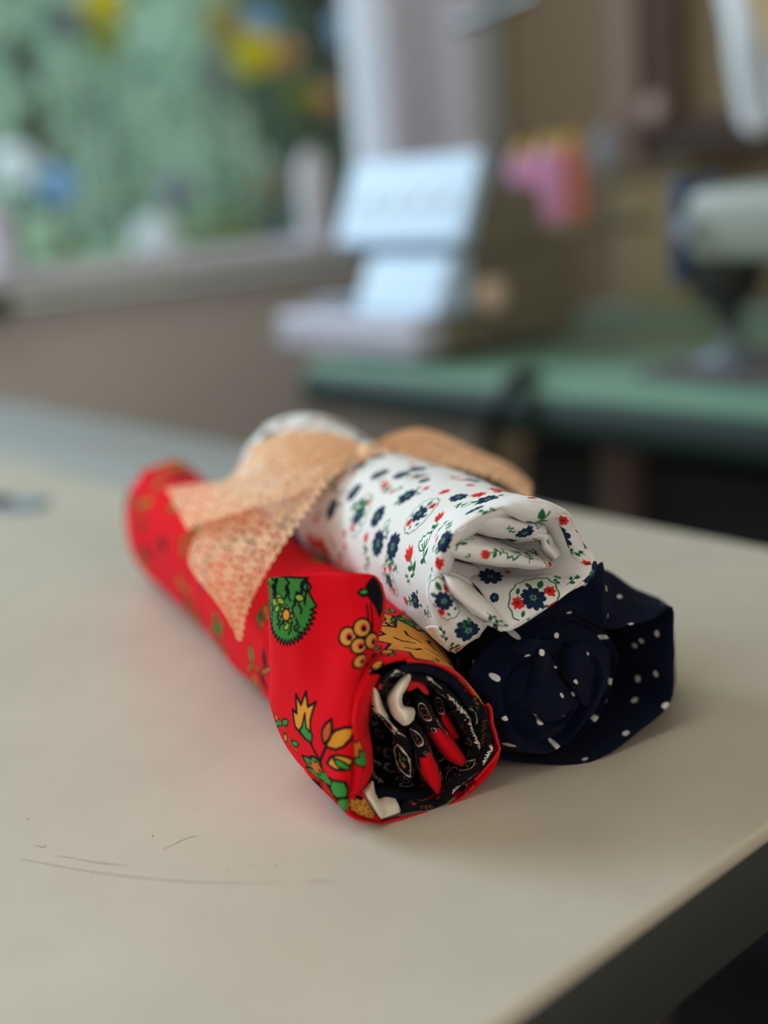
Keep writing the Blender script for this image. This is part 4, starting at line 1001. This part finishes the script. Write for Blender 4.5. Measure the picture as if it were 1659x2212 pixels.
o_ = nt.nodes.new('ShaderNodeOutputMaterial'); mx = nt.nodes.new('ShaderNodeMixShader'); t_ = nt.nodes.new('ShaderNodeBsdfTransparent'); g_ = nt.nodes.new('ShaderNodeBsdfGlossy'); g_.inputs['Roughness'].default_value = .02
fz = nt.nodes.new('ShaderNodeLayerWeight'); fz.inputs[0].default_value = .25; t_.inputs[0].default_value = (.95, .98, .97, 1)
nt.links.new(fz.outputs['Fresnel'], mx.inputs[0]); nt.links.new(t_.outputs[0], mx.inputs[1]); nt.links.new(g_.outputs[0], mx.inputs[2]); nt.links.new(mx.outputs[0], o_.inputs[0])
MB().box((-.27, WY+.085, 1.54), (3.30, .004, 1.33)).build('pane', M_GLASS, win)

# ------------------------------------------------------------------ the table with the fabric rolls
def table_mat():
    m = mat('worn_laminate', srgb(196, 188, 174), .42, spec=.5)
    nt = m.node_tree; N = nt.nodes.new; K = nt.links.new; b = nt.nodes['Principled BSDF']; tc = N('ShaderNodeTexCoord')
    def noise_(sc, det=4, rough=.6):
        q = N('ShaderNodeTexNoise'); q.inputs['Scale'].default_value = sc; q.inputs['Detail'].default_value = det; q.inputs['Roughness'].default_value = rough; K(tc.outputs['Object'], q.inputs['Vector']); return q.outputs['Fac']
    cr = N('ShaderNodeValToRGB'); cr.color_ramp.elements[0].position = .35; cr.color_ramp.elements[1].position = .65
    cr.color_ramp.elements[0].color = (*srgb(192, 184, 168), 1); cr.color_ramp.elements[1].color = (*srgb(200, 192, 176), 1); K(noise_(14), cr.inputs['Fac'])
    sp = N('ShaderNodeValToRGB'); sp.color_ramp.elements[0].position = .66; sp.color_ramp.elements[1].position = .74; sp.color_ramp.elements[0].color = (0, 0, 0, 1); sp.color_ramp.elements[1].color = (1, 1, 1, 1)
    K(noise_(420, 2, .5), sp.inputs['Fac'])
    mx = N('ShaderNodeMix'); mx.data_type = 'RGBA'; K(cr.outputs[0], mx.inputs[6]); mx.inputs[7].default_value = (*srgb(150, 140, 124), 1)
    mm = N('ShaderNodeMath'); mm.operation = 'MULTIPLY'; mm.inputs[1].default_value = .28; K(sp.outputs[0], mm.inputs[0]); K(mm.outputs[0], mx.inputs[0])
    K(mx.outputs[2], b.inputs['Base Color'])
    rr2 = N('ShaderNodeMapRange'); rr2.inputs[3].default_value = .36; rr2.inputs[4].default_value = .50; K(noise_(30), rr2.inputs[0]); K(rr2.outputs[0], b.inputs['Roughness'])
    n1 = noise_(1500, 2); n2 = noise_(90, 3); ad = N('ShaderNodeMath'); ad.operation = 'MULTIPLY_ADD'; K(n2, ad.inputs[0]); ad.inputs[1].default_value = .5; K(n1, ad.inputs[2])
    bp = N('ShaderNodeBump'); bp.inputs['Strength'].default_value = .10; bp.inputs['Distance'].default_value = .0004; K(ad.outputs[0], bp.inputs['Height']); K(bp.outputs['Normal'], b.inputs['Normal'])
    return m
M_TABLE = table_mat(); M_APRON = mat('dark_grey_edge', srgb(50, 54, 52), .55, var=.05, vscale=30, bump=.1, bscale=300)
M_STEEL = mat('painted_steel', srgb(120, 126, 128), .4, metal=.6)
TX0, TX1, TY0, TY1 = -.70, .545, .18, 1.30
tab = thing('sewing_table', (0, .7, 0), 'beige laminate sewing table with dark grey edge, carrying the three fabric rolls', 'table')
cx_, cy_ = (TX0+TX1)/2, (TY0+TY1)/2
MB().box((cx_, cy_, TABLE_Z-.003), (TX1-TX0, TY1-TY0, .006), bev=.0022).build('table_top', M_TABLE, tab, smooth=True)
MB().box((cx_, cy_, TABLE_Z-.0225), (TX1-TX0-.0015, TY1-TY0-.0015, .033), bev=.002).build('edge_band', M_APRON, tab, smooth=True)
MB().box((.478, 1.0, TABLE_Z+.0012), (.128, .58, .0024), bev=.001).build('metal_strip', mat('grey_blue_strip', srgb(150, 154, 154), .5, metal=0), tab, smooth=True)['label'] = 'grey blue strip let into the back of the table top'
for x_, y_ in ((-.6, .26), (.46, .62), (-.6, 1.2), (.46, 1.2)): MB().box((x_, y_, (TABLE_Z-.039)/2), (.04, .04, TABLE_Z-.039)).build('leg', M_STEEL, tab, bevel=.004)
# scratches and specks of lint, thin real relief on the laminate
M_SCR = mat('scratch_dirt', srgb(112, 100, 84), .9); M_LINT = mat('pale_lint', srgb(206, 200, 190), .9)
def c6(x, y): return (x*.4822, 1700+y*.4822)
def scratch(pts, w_):
    P = [onZ(*c6(*p), TABLE_Z+.0001) for p in pts]; P = cr_axis(np.array(P), 6); n_ = len(P); V = []
    for i, p in enumerate(P):
        t = P[min(i+1, n_-1)]-P[max(i-1, 0)]; t /= np.linalg.norm(t); s_ = np.array([t[1], -t[0], 0]); ww = w_*(.25+.75*math.sin(math.pi*i/(n_-1)))*(1 if (i*7) % 5 else .5)
        V += [p+s_*ww, p-s_*ww+[0, 0, 0]]
    o = link('scratch', V, [(2*i, 2*i+1, 2*i+3, 2*i+2) for i in range(n_-1)], M_SCR, tab)
    m = o.modifiers.new('s', 'SOLIDIFY'); m.thickness = .00004; m.offset = 1
scratch([(90, 322), (200, 342), (380, 375), (620, 405), (850, 424), (1080, 430), (1290, 428)], .00008)
scratch([(340, 323), (450, 340), (570, 353)], .00009)
scratch([(730, 280), (790, 250), (850, 225), (885, 218)], .00008)
scratch([(1370, 424), (1440, 421), (1500, 424)], .00008)
scratch([(250, 308), (310, 316), (345, 322)], .00006)
scratch([(680, 225), (688, 212)], .00010)
scratch([(158, 262), (178, 266), (196, 270), (203, 256)], .00009)
scratch([(1010, 370), (1030, 366)], .00008); scratch([(1225, 358), (1250, 345)], .00006); scratch([(120, 148), (132, 140)], .0001)
rs = random.Random(4)
for x_, y_, r_ in ((910, 568, 11), (1018, 826, 10), (1155, 588, 7), (415, 647, 7), (405, 972, 13), (212, 593, 5), (548, 788, 5), (600, 413, 4), (285, 472, 4), (735, 790, 5), (1197, 208, 4), (150, 915, 6), (1440, 262, 4)):
    q = onZ(*c6(x_, y_), TABLE_Z); r_ *= .000052
    V = []; 
    for i in range(5):
        for j in range(8):
            a = j*math.pi/4; b_ = i/4*math.pi/2; V.append(q + np.array([math.cos(a)*math.cos(b_)*r_*rs.uniform(.8, 1.2), math.sin(a)*math.cos(b_)*r_*rs.uniform(.7, 1.1), math.sin(b_)*r_*.7]))
    link('lint_speck', V, [(i*8+j, i*8+(j+1) % 8, (i+1)*8+(j+1) % 8, (i+1)*8+j) for i in range(4) for j in range(8)], M_LINT, tab)
# round chrome fitting at the left
q = onZ(52, 1093, TABLE_Z)
ft = thing('thread_guide_plate', (q[0], q[1], TABLE_Z), 'round chrome fitting with a black centre on the beige table, at the left edge', 'fitting')
def disc(c, r, h, name, m, par, bevel=.001, n=40):
    return MB().tube([np.array(c)+[0, 0, z] for z in (0, h*.7, h)], [r, r, r-bevel], n).build(name, m, par, smooth=True)
M_CHROME = mat('chrome', srgb(150, 164, 180), .35, metal=.35); M_BLK = mat('black_plastic', srgb(26, 28, 32), .45)
disc((q[0], q[1], TABLE_Z), .018, .0022, 'plate', mat('blue_grey_reflection', srgb(128, 148, 168), .4), ft)  # blue-grey colour stands in for what the chrome would reflect
disc((q[0]-.010, q[1]+.016, TABLE_Z+.0022), .0085, .004, 'knob', M_BLK, ft)
kb = onY(-4, 662, WY-.01)
wk = thing('door_stop', tuple(kb), 'small black round stop on the wall under the window sill, at the left edge', 'stop')
MB().tube([kb+[0, 0.03, 0], kb+[0, .0, 0]], [.008, .008], 16).build('stem', M_BLK, wk, smooth=True)
MB().tube([kb+[0, 0, 0], kb+[0, -.008, 0], kb+[0, -.014, 0]], [.015, .017, .011], 20).build('head', M_BLK, wk, smooth=True)

# ------------------------------------------------------------------ the green table
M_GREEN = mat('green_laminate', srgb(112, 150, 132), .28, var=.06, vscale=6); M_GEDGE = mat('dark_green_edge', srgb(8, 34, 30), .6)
gt = thing('sewing_table', (1.15, .4, 0), 'green topped sewing table with rounded dark green edge, behind the bundle', 'table')
MB().box((1.160, .41, .7475), (.64, 1.40, .019), bev=.004).build('table_top', M_GREEN, gt, smooth=True)
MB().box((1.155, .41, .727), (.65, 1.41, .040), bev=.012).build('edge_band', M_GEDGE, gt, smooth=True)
for x_, y_ in ((.93, .72), (.93, -.2), (1.4, 1.02), (1.4, -.2)): MB().box((x_, y_, .353), (.05, .04, .706)).build('leg', mat('brown_steel', srgb(96, 84, 76), .6), gt, bevel=.004)
MB().box((1.1, .66, .60), (.34, .40, .15)).build('drawer', mat('near_black', srgb(24, 26, 32), .6), gt, bevel=.01)
MB().box((.95, .40, .30), (.012, .55, .25)).build('knee_panel', mat('navy_black', srgb(22, 30, 44), .6), gt, bevel=.004)
cb = thing('power_cable', (.83, .86, .70), 'dark cable hanging over the front edge of the green table', 'cable')
P_ = [onX(1085, 838, .815)+[.02, 0, .005], onX(1082, 858, .815), onX(1070, 890, .812), onX(1055, 930, .82), onX(1050, 990, .85), onX(1055, 1080, .9)]
MB().tube(cr_axis(np.array(P_), 5), .008, 12).build('cord', mat('cable_black', srgb(16, 24, 34), .5), cb, smooth=True)
MB().tube([P_[0]+[.0, 0, 0], P_[0]+[.03, 0.002, -.002]], [.010, .008], 12).build('plug', M_BLK, cb, smooth=True)

# ------------------------------------------------------------------ overlock machine on the green table
M_OFF = mat('machine_enamel', srgb(190, 190, 190), .38, var=.02); M_OFFB = mat('enamel_lit_blue', srgb(178, 204, 232), .4); M_OFFL = mat('enamel_lit_lavender', srgb(190, 190, 206), .4); M_OFFD = mat('enamel_shaded_side', srgb(116, 110, 94), .5)  # blue and lavender tints hold window light, the side tone holds shade
GZ = .757
ov = thing('overlock_machine', (1.0, 1.03, GZ), 'off-white overlock sewing machine with thread cones, on the green table under the window', 'sewing machine')
XF, YS = .93, .938                                  # front plane and side plane of the body
def up_prism(poly_xz, y0, y1, name, m, par, bev=.006):
    return MB().prism([(x, y0, z) for x, z in poly_xz], (0, y1-y0, 0)).build(name, m, par, bevel=bev)
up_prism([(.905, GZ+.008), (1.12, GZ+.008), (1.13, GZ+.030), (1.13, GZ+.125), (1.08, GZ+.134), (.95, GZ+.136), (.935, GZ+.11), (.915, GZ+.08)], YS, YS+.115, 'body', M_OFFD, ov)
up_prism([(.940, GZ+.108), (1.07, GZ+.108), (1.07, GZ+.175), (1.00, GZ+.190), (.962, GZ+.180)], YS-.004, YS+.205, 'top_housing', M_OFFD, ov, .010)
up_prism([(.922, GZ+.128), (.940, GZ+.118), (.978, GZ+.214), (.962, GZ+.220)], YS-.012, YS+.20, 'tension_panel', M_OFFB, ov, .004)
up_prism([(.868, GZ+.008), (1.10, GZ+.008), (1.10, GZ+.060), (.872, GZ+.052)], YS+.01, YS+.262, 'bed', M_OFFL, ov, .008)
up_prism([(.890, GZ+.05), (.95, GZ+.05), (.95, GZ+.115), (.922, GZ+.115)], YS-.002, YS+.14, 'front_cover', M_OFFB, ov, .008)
MB().box((.98, YS+.17, GZ+.062), (.12, .15, .006)).build('needle_plate', M_CHROME, ov, bevel=.001)
MB().tube([(.975, YS+.165, GZ+.115), (.975, YS+.165, GZ+.068)], .006, 12).build('needle_bar', M_CHROME, ov, smooth=True)
MB().box((.97, YS+.165, GZ+.069), (.035, .014, .006)).build('presser_foot', M_CHROME, ov, bevel=.002)
hub = onY(1070, 640, YS-.012)
MB().tube([hub+[0, .014, 0], hub+[0, 0, 0], hub+[0, -.004, 0]], [.018, .018, .013], 30).build('handwheel', mat('cream_hub', srgb(226, 200, 180), .5), ov, smooth=True)
for x_, y_ in ((.93, YS+.03), (.93, YS+.22), (1.09, YS+.03), (1.09, YS+.09)): disc((x_, y_, .757), .012, .012, 'foot', M_BLK, ov)
for i in range(4):
    MB().tube([(.948, YS+.03+i*.042, GZ+.170), (.938, YS+.03+i*.042, GZ+.176)], [.010, .008], 16).build('dial', M_OFF, ov, smooth=True)
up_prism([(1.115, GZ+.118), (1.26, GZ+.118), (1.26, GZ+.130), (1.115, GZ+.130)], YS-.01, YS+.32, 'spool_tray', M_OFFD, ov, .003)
py_ = onX(1080, 250, 1.17)[1]
MB().tube([(1.17, py_, GZ+.125), (1.17, py_, 1.27)], .009, 12).build('stand_pole', M_STEEL, ov, smooth=True)
MB().tube([onX(1160, -12, 1.17), onX(1080, 18, 1.17), onX(985, 58, 1.17)], .008, 12).build('stand_arm', M_STEEL, ov, smooth=True)
TRZ = GZ+.130
def cone(x, y, z0, h, r0, r1, cols, label, tip=True):
    c = thing('thread_cone', (x, y, z0), label, 'thread cone', 'thread cones on the overlock machine')
    n_ = 14; zs = [h*.04+h*.80*i/n_ for i in range(n_+1)]
    rd = [(r0+(r1-r0)*i/n_)*(1+.012*(-1)**i) for i in range(n_+1)]; rd[0] *= .93; rd[-1] *= .9
    MB().tube([(x, y, z0+z) for z in zs], rd, 24).build('thread', cols[0], c, smooth=True)
    MB().tube([(x, y, z0), (x, y, z0+h*.045)], r0*.9, 24).build('base', cols[1], c, smooth=True)
    MB().tube([(x, y, z0+h*.82), (x, y, z0+h*.95), (x, y, z0+h)], [r1*.75, r1*.55, r1*.35], 18).build('tip', cols[1], c, smooth=True)
M_PK = mat('pink_thread', srgb(230, 160, 212), .55, bump=.6, bscale=900, sheen=.4); M_PK2 = mat('salmon_thread', srgb(214, 130, 112), .6, bump=.6, bscale=900); M_CY = mat('yellow_cone', srgb(200, 170, 60), .5)
M_RT = mat('magenta_thread', srgb(200, 60, 90), .6, bump=.6, bscale=900); M_BT = mat('teal_thread', srgb(40, 120, 160), .6, bump=.6, bscale=900); M_WT = mat('white_thread', srgb(225, 228, 242), .6, bump=.5, bscale=900)
def conepx(px, pyb, X, h, r0, r1, cols, label):
    q = onX(px, pyb, X); cone(q[0], q[1], TRZ, h, r0, r1, cols, label)
conepx(1135, 455, 1.14, .098, .020, .016, (M_PK, M_CY), 'pink thread cone on the overlock machine, first from the left of the tall ones')
conepx(1190, 455, 1.15, .104, .021, .016, (M_PK, M_CY), 'lilac pink thread cone on the overlock machine, middle of the three tall ones')
conepx(1236, 455, 1.19, .106, .019, .015, (M_PK2, M_CY), 'salmon thread cone on the overlock machine, beside the tan wall')
conepx(1030, 455, 1.15, .106, .018, .011, (M_PK, M_OFF), 'pink thread cone peeping over the right end of the overlock machine panel')
conepx(968, 455, 1.16, .100, .018, .010, (M_BT, M_OFF), 'teal thread cone peeping over the middle of the overlock machine panel')
conepx(905, 455, 1.17, .096, .018, .010, (M_RT, M_OFF), 'magenta thread cone peeping over the left end of the overlock machine panel')
# white bottle standing on the sill
q = onY(690, 545, WY+.035); zb = SILL
bt = thing('spray_bottle', (q[0], q[1], SILL), 'white upright thread tube standing on the window sill', 'thread tube')
MB().tube([(q[0], q[1], zb+z) for z in (0, .004, .10, .125, .135)], [.024, .027, .026, .020, .012], 24).build('body', M_WT, bt, smooth=True)
MB().tube([(q[0], q[1], zb+z) for z in (.135, .148)], [.011, .010], 16).build('cap', M_OFF, bt, smooth=True)
bt.name = 'thread_tube'

# ------------------------------------------------------------------ sewing machine at the right on the green table
sm = thing('sewing_machine', (1.02, .5, GZ), 'grey industrial sewing machine with dark face plate, at the right on the green table', 'sewing machine')
M_SM = mat('grey_green_enamel', srgb(150, 158, 152), .35); M_SMD = mat('dark_grey_enamel', srgb(46, 48, 46), .5); M_BLU = mat('blue_grey_plate', srgb(58, 80, 118), .35)
nd = onZ(1568, 800, GZ); NX, NY = nd[0], nd[1]
AT, AB = onX(1640, 400, NX-.04)[2], onX(1640, 568, NX-.04)[2]; AC, AH = (AT+AB)/2, AT-AB
MB().box((NX, NY-.19, AC), (.085, .42, AH), bev=.016).build('arm', M_SM, sm, smooth=True)
MB().box((NX, NY+.028, AC-.005), (.080, .012, AH+.03), bev=.005).build('face_plate', M_BLU, sm, smooth=True)
MB().tube([(NX, NY, z_) for z_ in (AB+.02, AB, AB-.03, GZ+.060, GZ+.052)], [.034, .036, .031, .016, .010], 24).build('head', M_SMD, sm, smooth=True)
MB().box((NX+.02, NY-.19, (GZ+AB)/2+.01), (.10, .20, AB-GZ+.02), bev=.012).build('shadow_pillar', M_SMD, sm, smooth=True)  # moved in and coloured dark to give the shadow below the arm
MB().box((NX+.01, NY-.20, GZ+.004), (.17, .50, .008), bev=.003).build('bed', mat('bed_plate', srgb(92, 88, 90), .4, metal=.3), sm, smooth=True)
MB().tube([(NX, NY, AB-.02), (NX, NY, GZ+.04)], [.012, .006], 14).build('needle_bar', M_SMD, sm, smooth=True)
MB().tube([(NX, NY, GZ+.04), (NX, NY, GZ+.010)], [.0022, .001], 8).build('needle', M_CHROME, sm, smooth=True)
MB().tube([(NX+.016, NY, AB-.02), (NX+.016, NY, GZ+.014)], .006, 12).build('presser_bar', M_STEEL, sm, smooth=True)
MB().box((NX-.002, NY, GZ+.014), (.042, .018, .010), bev=.003).build('presser_foot', M_CHROME, sm, smooth=True)
MB().box((NX+.0, NY+.0, GZ+.009), (.05, .05, .003), bev=.001).build('needle_plate', M_CHROME, sm, smooth=True)
MB().tube([(NX-.040, NY+.01, AC), (NX-.052, NY+.01, AC)], [.012, .010], 18).build('dial', M_CHROME, sm, smooth=True)
MB().tube([(NX, NY-.39, AC), (NX, NY-.425, AC)], .045, 30).build('handwheel', M_SMD, sm, smooth=True)
# tan cardboard box on the green table and dark tray on it
q0 = onX(1325, 600, 1.36); q1 = onX(1478, 600, 1.36)
bx = thing('storage_box', (1.42, (q0[1]+q1[1])/2, GZ), 'tan storage box against the back wall, between the two machines', 'box')
M_TAN = mat('tan_board', srgb(140, 122, 86), .8, var=.05)
MB().box((1.43, (q0[1]+q1[1])/2, GZ+.09), (.12, abs(q0[1]-q1[1]), .18)).build('body', M_TAN, bx, bevel=.004)
MB().box((1.43, (q0[1]+q1[1])/2, GZ+.185), (.13, abs(q0[1]-q1[1])+.014, .02)).build('lid', mat('tan_board_dark', srgb(96, 84, 62), .8), bx, bevel=.004)
lp = thing('wall_hook', tuple(onX(1434, 232, WX+.03)), 'small pale round hook on the brown rail of the tan wall', 'hook'); h_ = onX(1434, 232, WX+.03)
MB().tube([h_+[.02, 0, 0], h_+[-.01, 0, 0], h_+[-.02, 0, 0]], [.006, .008, .006], 14).build('stem', M_SILL, lp, smooth=True)
MB().tube([h_+[-.02, 0, 0], h_+[-.032, 0, 0]], [.019, .016], 20).build('knob', mat('pale_pink', srgb(190, 170, 165), .5), lp, smooth=True)
h_ = onX(1310, 320, WX-.02)
MB_ = MB().tube([h_+[0, 0, .03], h_+[0, 0, 0], h_+[0, 0, -.035]], [.012, .022, .014], 18)
bb = MB_.build('thread_bobbin', mat('blue_grey_thread', srgb(150, 155, 170), .6), None, smooth=True); tag(bb, 'small blue grey spool hanging on the brown upright of the tan wall', 'spool')
MB().tube([h_+[0, 0, 0.03], h_+[.05, 0, .03], h_+[.06, 0, .035]], .003, 8).build('peg', M_STEEL, bb)
for o_ in [bb]: pass
# white garment hanging at the upper right
gm = thing('hanging_garment', tuple(onX(1640, 0, 1.30)), 'white garment hanging at the upper right beside the grey sewing machine', 'garment')
def cloth_hang(px_rows, X0, name, m, fold=.012, lab=None):
    rows = [[onX(x, y, X0+dx) for x, y, dx in r] for r in px_rows]
    return sheet(name, rows, m, gm, name+lab if lab else name, (0, 0), (8, 8), amp=.004, sc=14, thick=.002, plane='w')
M_GARW = mat('white_garment_cotton', srgb(226, 232, 240), .9, bump=.2, bscale=300)
cloth_hang([[(1530, -160, .02), (1580, -160, -.01), (1640, -160, .02), (1700, -160, -.01), (1760, -160, .01)],
            [(1550, -20, .02), (1590, -20, -.01), (1640, -20, .02), (1690, -20, -.01), (1750, -20, .01)],
            [(1572, 90, .02), (1600, 90, -.02), (1640, 90, .02), (1690, 90, -.01), (1750, 90, .01)],
            [(1585, 180, .02), (1610, 180, -.02), (1645, 180, .02), (1690, 180, -.01), (1740, 180, .01)],
            [(1600, 270, .02), (1622, 290, -.02), (1650, 285, .01), (1690, 260, 0), (1730, 250, .01)]], 1.30, 'panel', M_GARW)
cloth_hang([[(1610, -160, .0), (1660, -160, .02), (1720, -160, -.01)], [(1622, 0, .0), (1660, 0, .02), (1720, 0, -.01)], [(1640, 60, .0), (1670, 60, .015), (1720, 70, 0)], [(1655, 110, .0), (1680, 120, .01), (1720, 130, 0)]], 1.24, 'collar', mat('cream_garment_cotton', srgb(214, 200, 170), .9))
MB().tube([onX(1640, -160, 1.30)+[0, 0, 0], onX(1640, -160, 1.30)+[0, 0, .10], (WX+.05, onX(1640, -160, 1.30)[1], onX(1640, -160, 1.30)[2]+.12)], .004, 8).build('hanger', M_STEEL, gm, smooth=True)

# ------------------------------------------------------------------ the garden beyond the window
struct(MB().box((2, 14, .0), (40, 24, .06)).build('ground', mat('garden_grass', srgb(70, 110, 60), .95, var=.3, vscale=4)), 'garden ground')
def leafmat(name, c, c2=None):
    m = mat(name, c, .4, var=.6, vscale=2.2, col2=c2); nt = m.node_tree; t_ = nt.nodes.new('ShaderNodeBsdfTranslucent'); t_.inputs[0].default_value = (*[min(1, q*1.25+.03) for q in c], 1)
    ms = nt.nodes.new('ShaderNodeMixShader'); ms.inputs[0].default_value = .4; nt.links.new(nt.nodes['Principled BSDF'].outputs[0], ms.inputs[1]); nt.links.new(t_.outputs[0], ms.inputs[2]); nt.links.new(ms.outputs[0], nt.nodes['Material Output'].inputs[0]); return m
M_BARK = mat('bark', srgb(62, 50, 40), .9, var=.2)
def bush(pos, rx, ry, rz, n_, size, m, label, seed, trunk=1.):
    rr = random.Random(seed); c = thing('garden_shrub', (pos[0], pos[1], .03), label, 'shrub', 'shrubs in the garden behind the window'); V = []; Fc = []
    for i in range(n_):
        a = rr.uniform(0, 2*math.pi); z = rr.uniform(-1, 1); q = rr.uniform(.55, 1)**.5; h = math.sqrt(1-z*z)
        lump = 1+.22*math.sin(3*a+seed)*math.cos(4*z+seed)
        p = np.array([pos[0]+rx*q*h*math.cos(a)*lump, pos[1]+ry*q*h*math.sin(a)*lump, pos[2]+rz*q*z*lump])
        d = np.array([rr.gauss(0, 1), rr.gauss(0, 1), rr.gauss(-.3, .8)]); d /= np.linalg.norm(d); e_ = np.cross(d, [rr.gauss(0, 1), rr.gauss(0, 1), rr.gauss(0, 1)]); e_ /= np.linalg.norm(e_)
        s_ = size*rr.uniform(.6, 1.3); k = len(V)
        V += [p, p+d*s_*.5+e_*s_*.28, p+d*s_, p+d*s_*.5-e_*s_*.28]; Fc.append((k, k+1, k+2, k+3))
    o = link('foliage', V, Fc, m, c, smooth=False); o['kind'] = 'stuff'
    tr = MB(); tr.tube([(pos[0], pos[1], 0.03), (pos[0]+.05, pos[1], pos[2]*.5), (pos[0], pos[1]+.05, pos[2]+rz*.4)], [.09*trunk, .07*trunk, .03*trunk], 10)
    tr.build('trunk', M_BARK, c, smooth=True)
    return c
def gd(px, py, Y): return onY(px, py, Y)
LM = [leafmat('leaf_green', srgb(98, 132, 112)), leafmat('leaf_dark', srgb(46, 66, 66)), leafmat('leaf_yellow_green', srgb(160, 182, 110)), leafmat('leaf_pale', srgb(190, 222, 204))]
q = gd(60, 200, 4.0); bush((q[0], q[1], 1.35), .8, .45, 1.35, 5200, .10, LM[3], 'pale green shrub seen at the left side of the window', 1)
q = gd(310, 250, 5.3); bush((q[0], q[1], 1.5), 1.0, .55, 1.6, 5200, .11, LM[0], 'mid green shrub seen in the middle of the window', 2)
q = gd(640, 250, 6.8); bush((q[0], q[1], 1.7), 1.4, .65, 1.9, 6000, .12, LM[1], 'dark green shrub seen near the white window frame', 3)
q = gd(130, 520, 3.0); bush((q[0], q[1], .42), .40, .25, .42, 1800, .07, LM[2], 'low yellow green shrub right above the sill at the left', 4)
q = gd(420, 520, 3.9); bush((q[0], q[1], .45), .45, .30, .42, 2000, .08, LM[2], 'low yellow green shrub right above the sill in the middle', 5)
q = gd(800, 100, 9.2); bush((q[0], q[1], 2.2), 2.6, .9, 2.6, 7000, .19, LM[1], 'tall dark tree crown behind the white window frame', 6, 1.6)
q = gd(260, 100, 11.4); bush((q[0], q[1], 2.8), 3.6, .9, 3.2, 8000, .22, leafmat('leaf_mid', srgb(80, 116, 96)), 'tall green tree crown far behind the shrubs', 7, 1.6)
q = gd(-200, 100, 13.8); bush((q[0], q[1], 3.0), 3.4, .9, 3.4, 6000, .22, LM[3], 'pale tree crown beyond the left edge of the window view', 8, 1.5)
def glint_clump(px, py, Y, r, m, label, seed):  # coloured clumps on stems stand in for blurred leaf glints
    p = gd(px, py, Y); rr = random.Random(seed); b = thing('glint', tuple(p), label, 'glint', 'light glints modelled as clumps among the shrubs')
    V = []; Fc = []
    for i in range(26):
        a = rr.uniform(0, 6.28); z = rr.uniform(-.9, .9); h = math.sqrt(1-z*z); d = np.array([h*math.cos(a), h*math.sin(a)*.5-.3, z]); u = np.cross(d, [0, 0, 1]); u /= np.linalg.norm(u)+1e-9; v = np.cross(d, u)
        c_ = p+d*r*.55; k = len(V); V += [c_+(u*math.cos(t)+v*math.sin(t))*r*.5+d*r*.1*math.cos(2*t) for t in np.linspace(0, 6.28, 7)[:-1]]; Fc.append(tuple(range(k, k+6)))
    link('glint_faces', V, Fc, m, b, smooth=False)
    MB().tube([p, p+[.01, .06, -.12], (p[0]+.03, p[1]+.10, p[2]*.5), (p[0], p[1]+.12, .02)], .006, 6).build('stem', M_BARK, b)
def glintmat(name, c):
    m = mat(name, c, .5, sheen=.1); nt = m.node_tree; t_ = nt.nodes.new('ShaderNodeBsdfTranslucent'); t_.inputs[0].default_value = (*c, 1)
    ms = nt.nodes.new('ShaderNodeMixShader'); ms.inputs[0].default_value = .6; nt.links.new(nt.nodes['Principled BSDF'].outputs[0], ms.inputs[1]); nt.links.new(t_.outputs[0], ms.inputs[2]); nt.links.new(ms.outputs[0], nt.nodes['Material Output'].inputs[0]); return m
BY, BB, BW, BG = glintmat('yellow_glint', srgb(255, 246, 60)), glintmat('pale_blue_glint', srgb(180, 222, 255)), glintmat('white_glint', srgb(246, 250, 255)), glintmat('grey_glint', srgb(168, 176, 192))
BP = glintmat('peach_glint', srgb(240, 204, 160))
for i, (x_, y_, r_, m_, l_) in enumerate(((545, 115, .085, BY, 'bright yellow blossom, the brightest one seen through the window'), (559, 52, .07, BB, 'pale blue blossom just above the bright yellow one'), (757, 62, .08, BB, 'pale blue blossom close beside the white window frame'),
      (228, 84, .06, glintmat('olive_yellow_glint', srgb(200, 212, 90)), 'olive yellow blossom near the top of the window, left of the bright yellow one'), (222, 8, .07, BY, 'yellow blossom cut by the top of the view'), (335, 520, .07, BW, 'white blossom low above the middle of the sill'), (380, 415, .06, BG, 'grey white blossom in the middle of the low shrubs'),
      (150, 50, .06, BG, 'grey blossom near the top left of the window'), (460, 150, .06, BG, 'grey blossom left of and below the bright yellow one'), (125, 400, .05, BB, 'pale blue blossom above the low shrub at the left'), (35, 360, .06, BW, 'white blossom at the left end of the window view'), (650, 215, .06, glintmat('olive_glint', srgb(176, 188, 80)), 'olive blossom in the dark shrub left of the window frame'),
      (605, 118, .07, BP, 'peach blossom touching the bright yellow one'), (700, 215, .055, BP, 'peach blossom in the dark shrub beside the window frame'), (480, 50, .07, glintmat('ochre_glint', srgb(212, 196, 96)), 'ochre blossom left of the pale blue one at the top'), (585, 400, .05, glintmat('brown_glint', srgb(160, 144, 96)), 'brownish blossom low in the dark shrub'))):
    glint_clump(x_, y_, 2.68 if y_ > 300 else 3.35, r_*1.15, m_, l_, i+30)
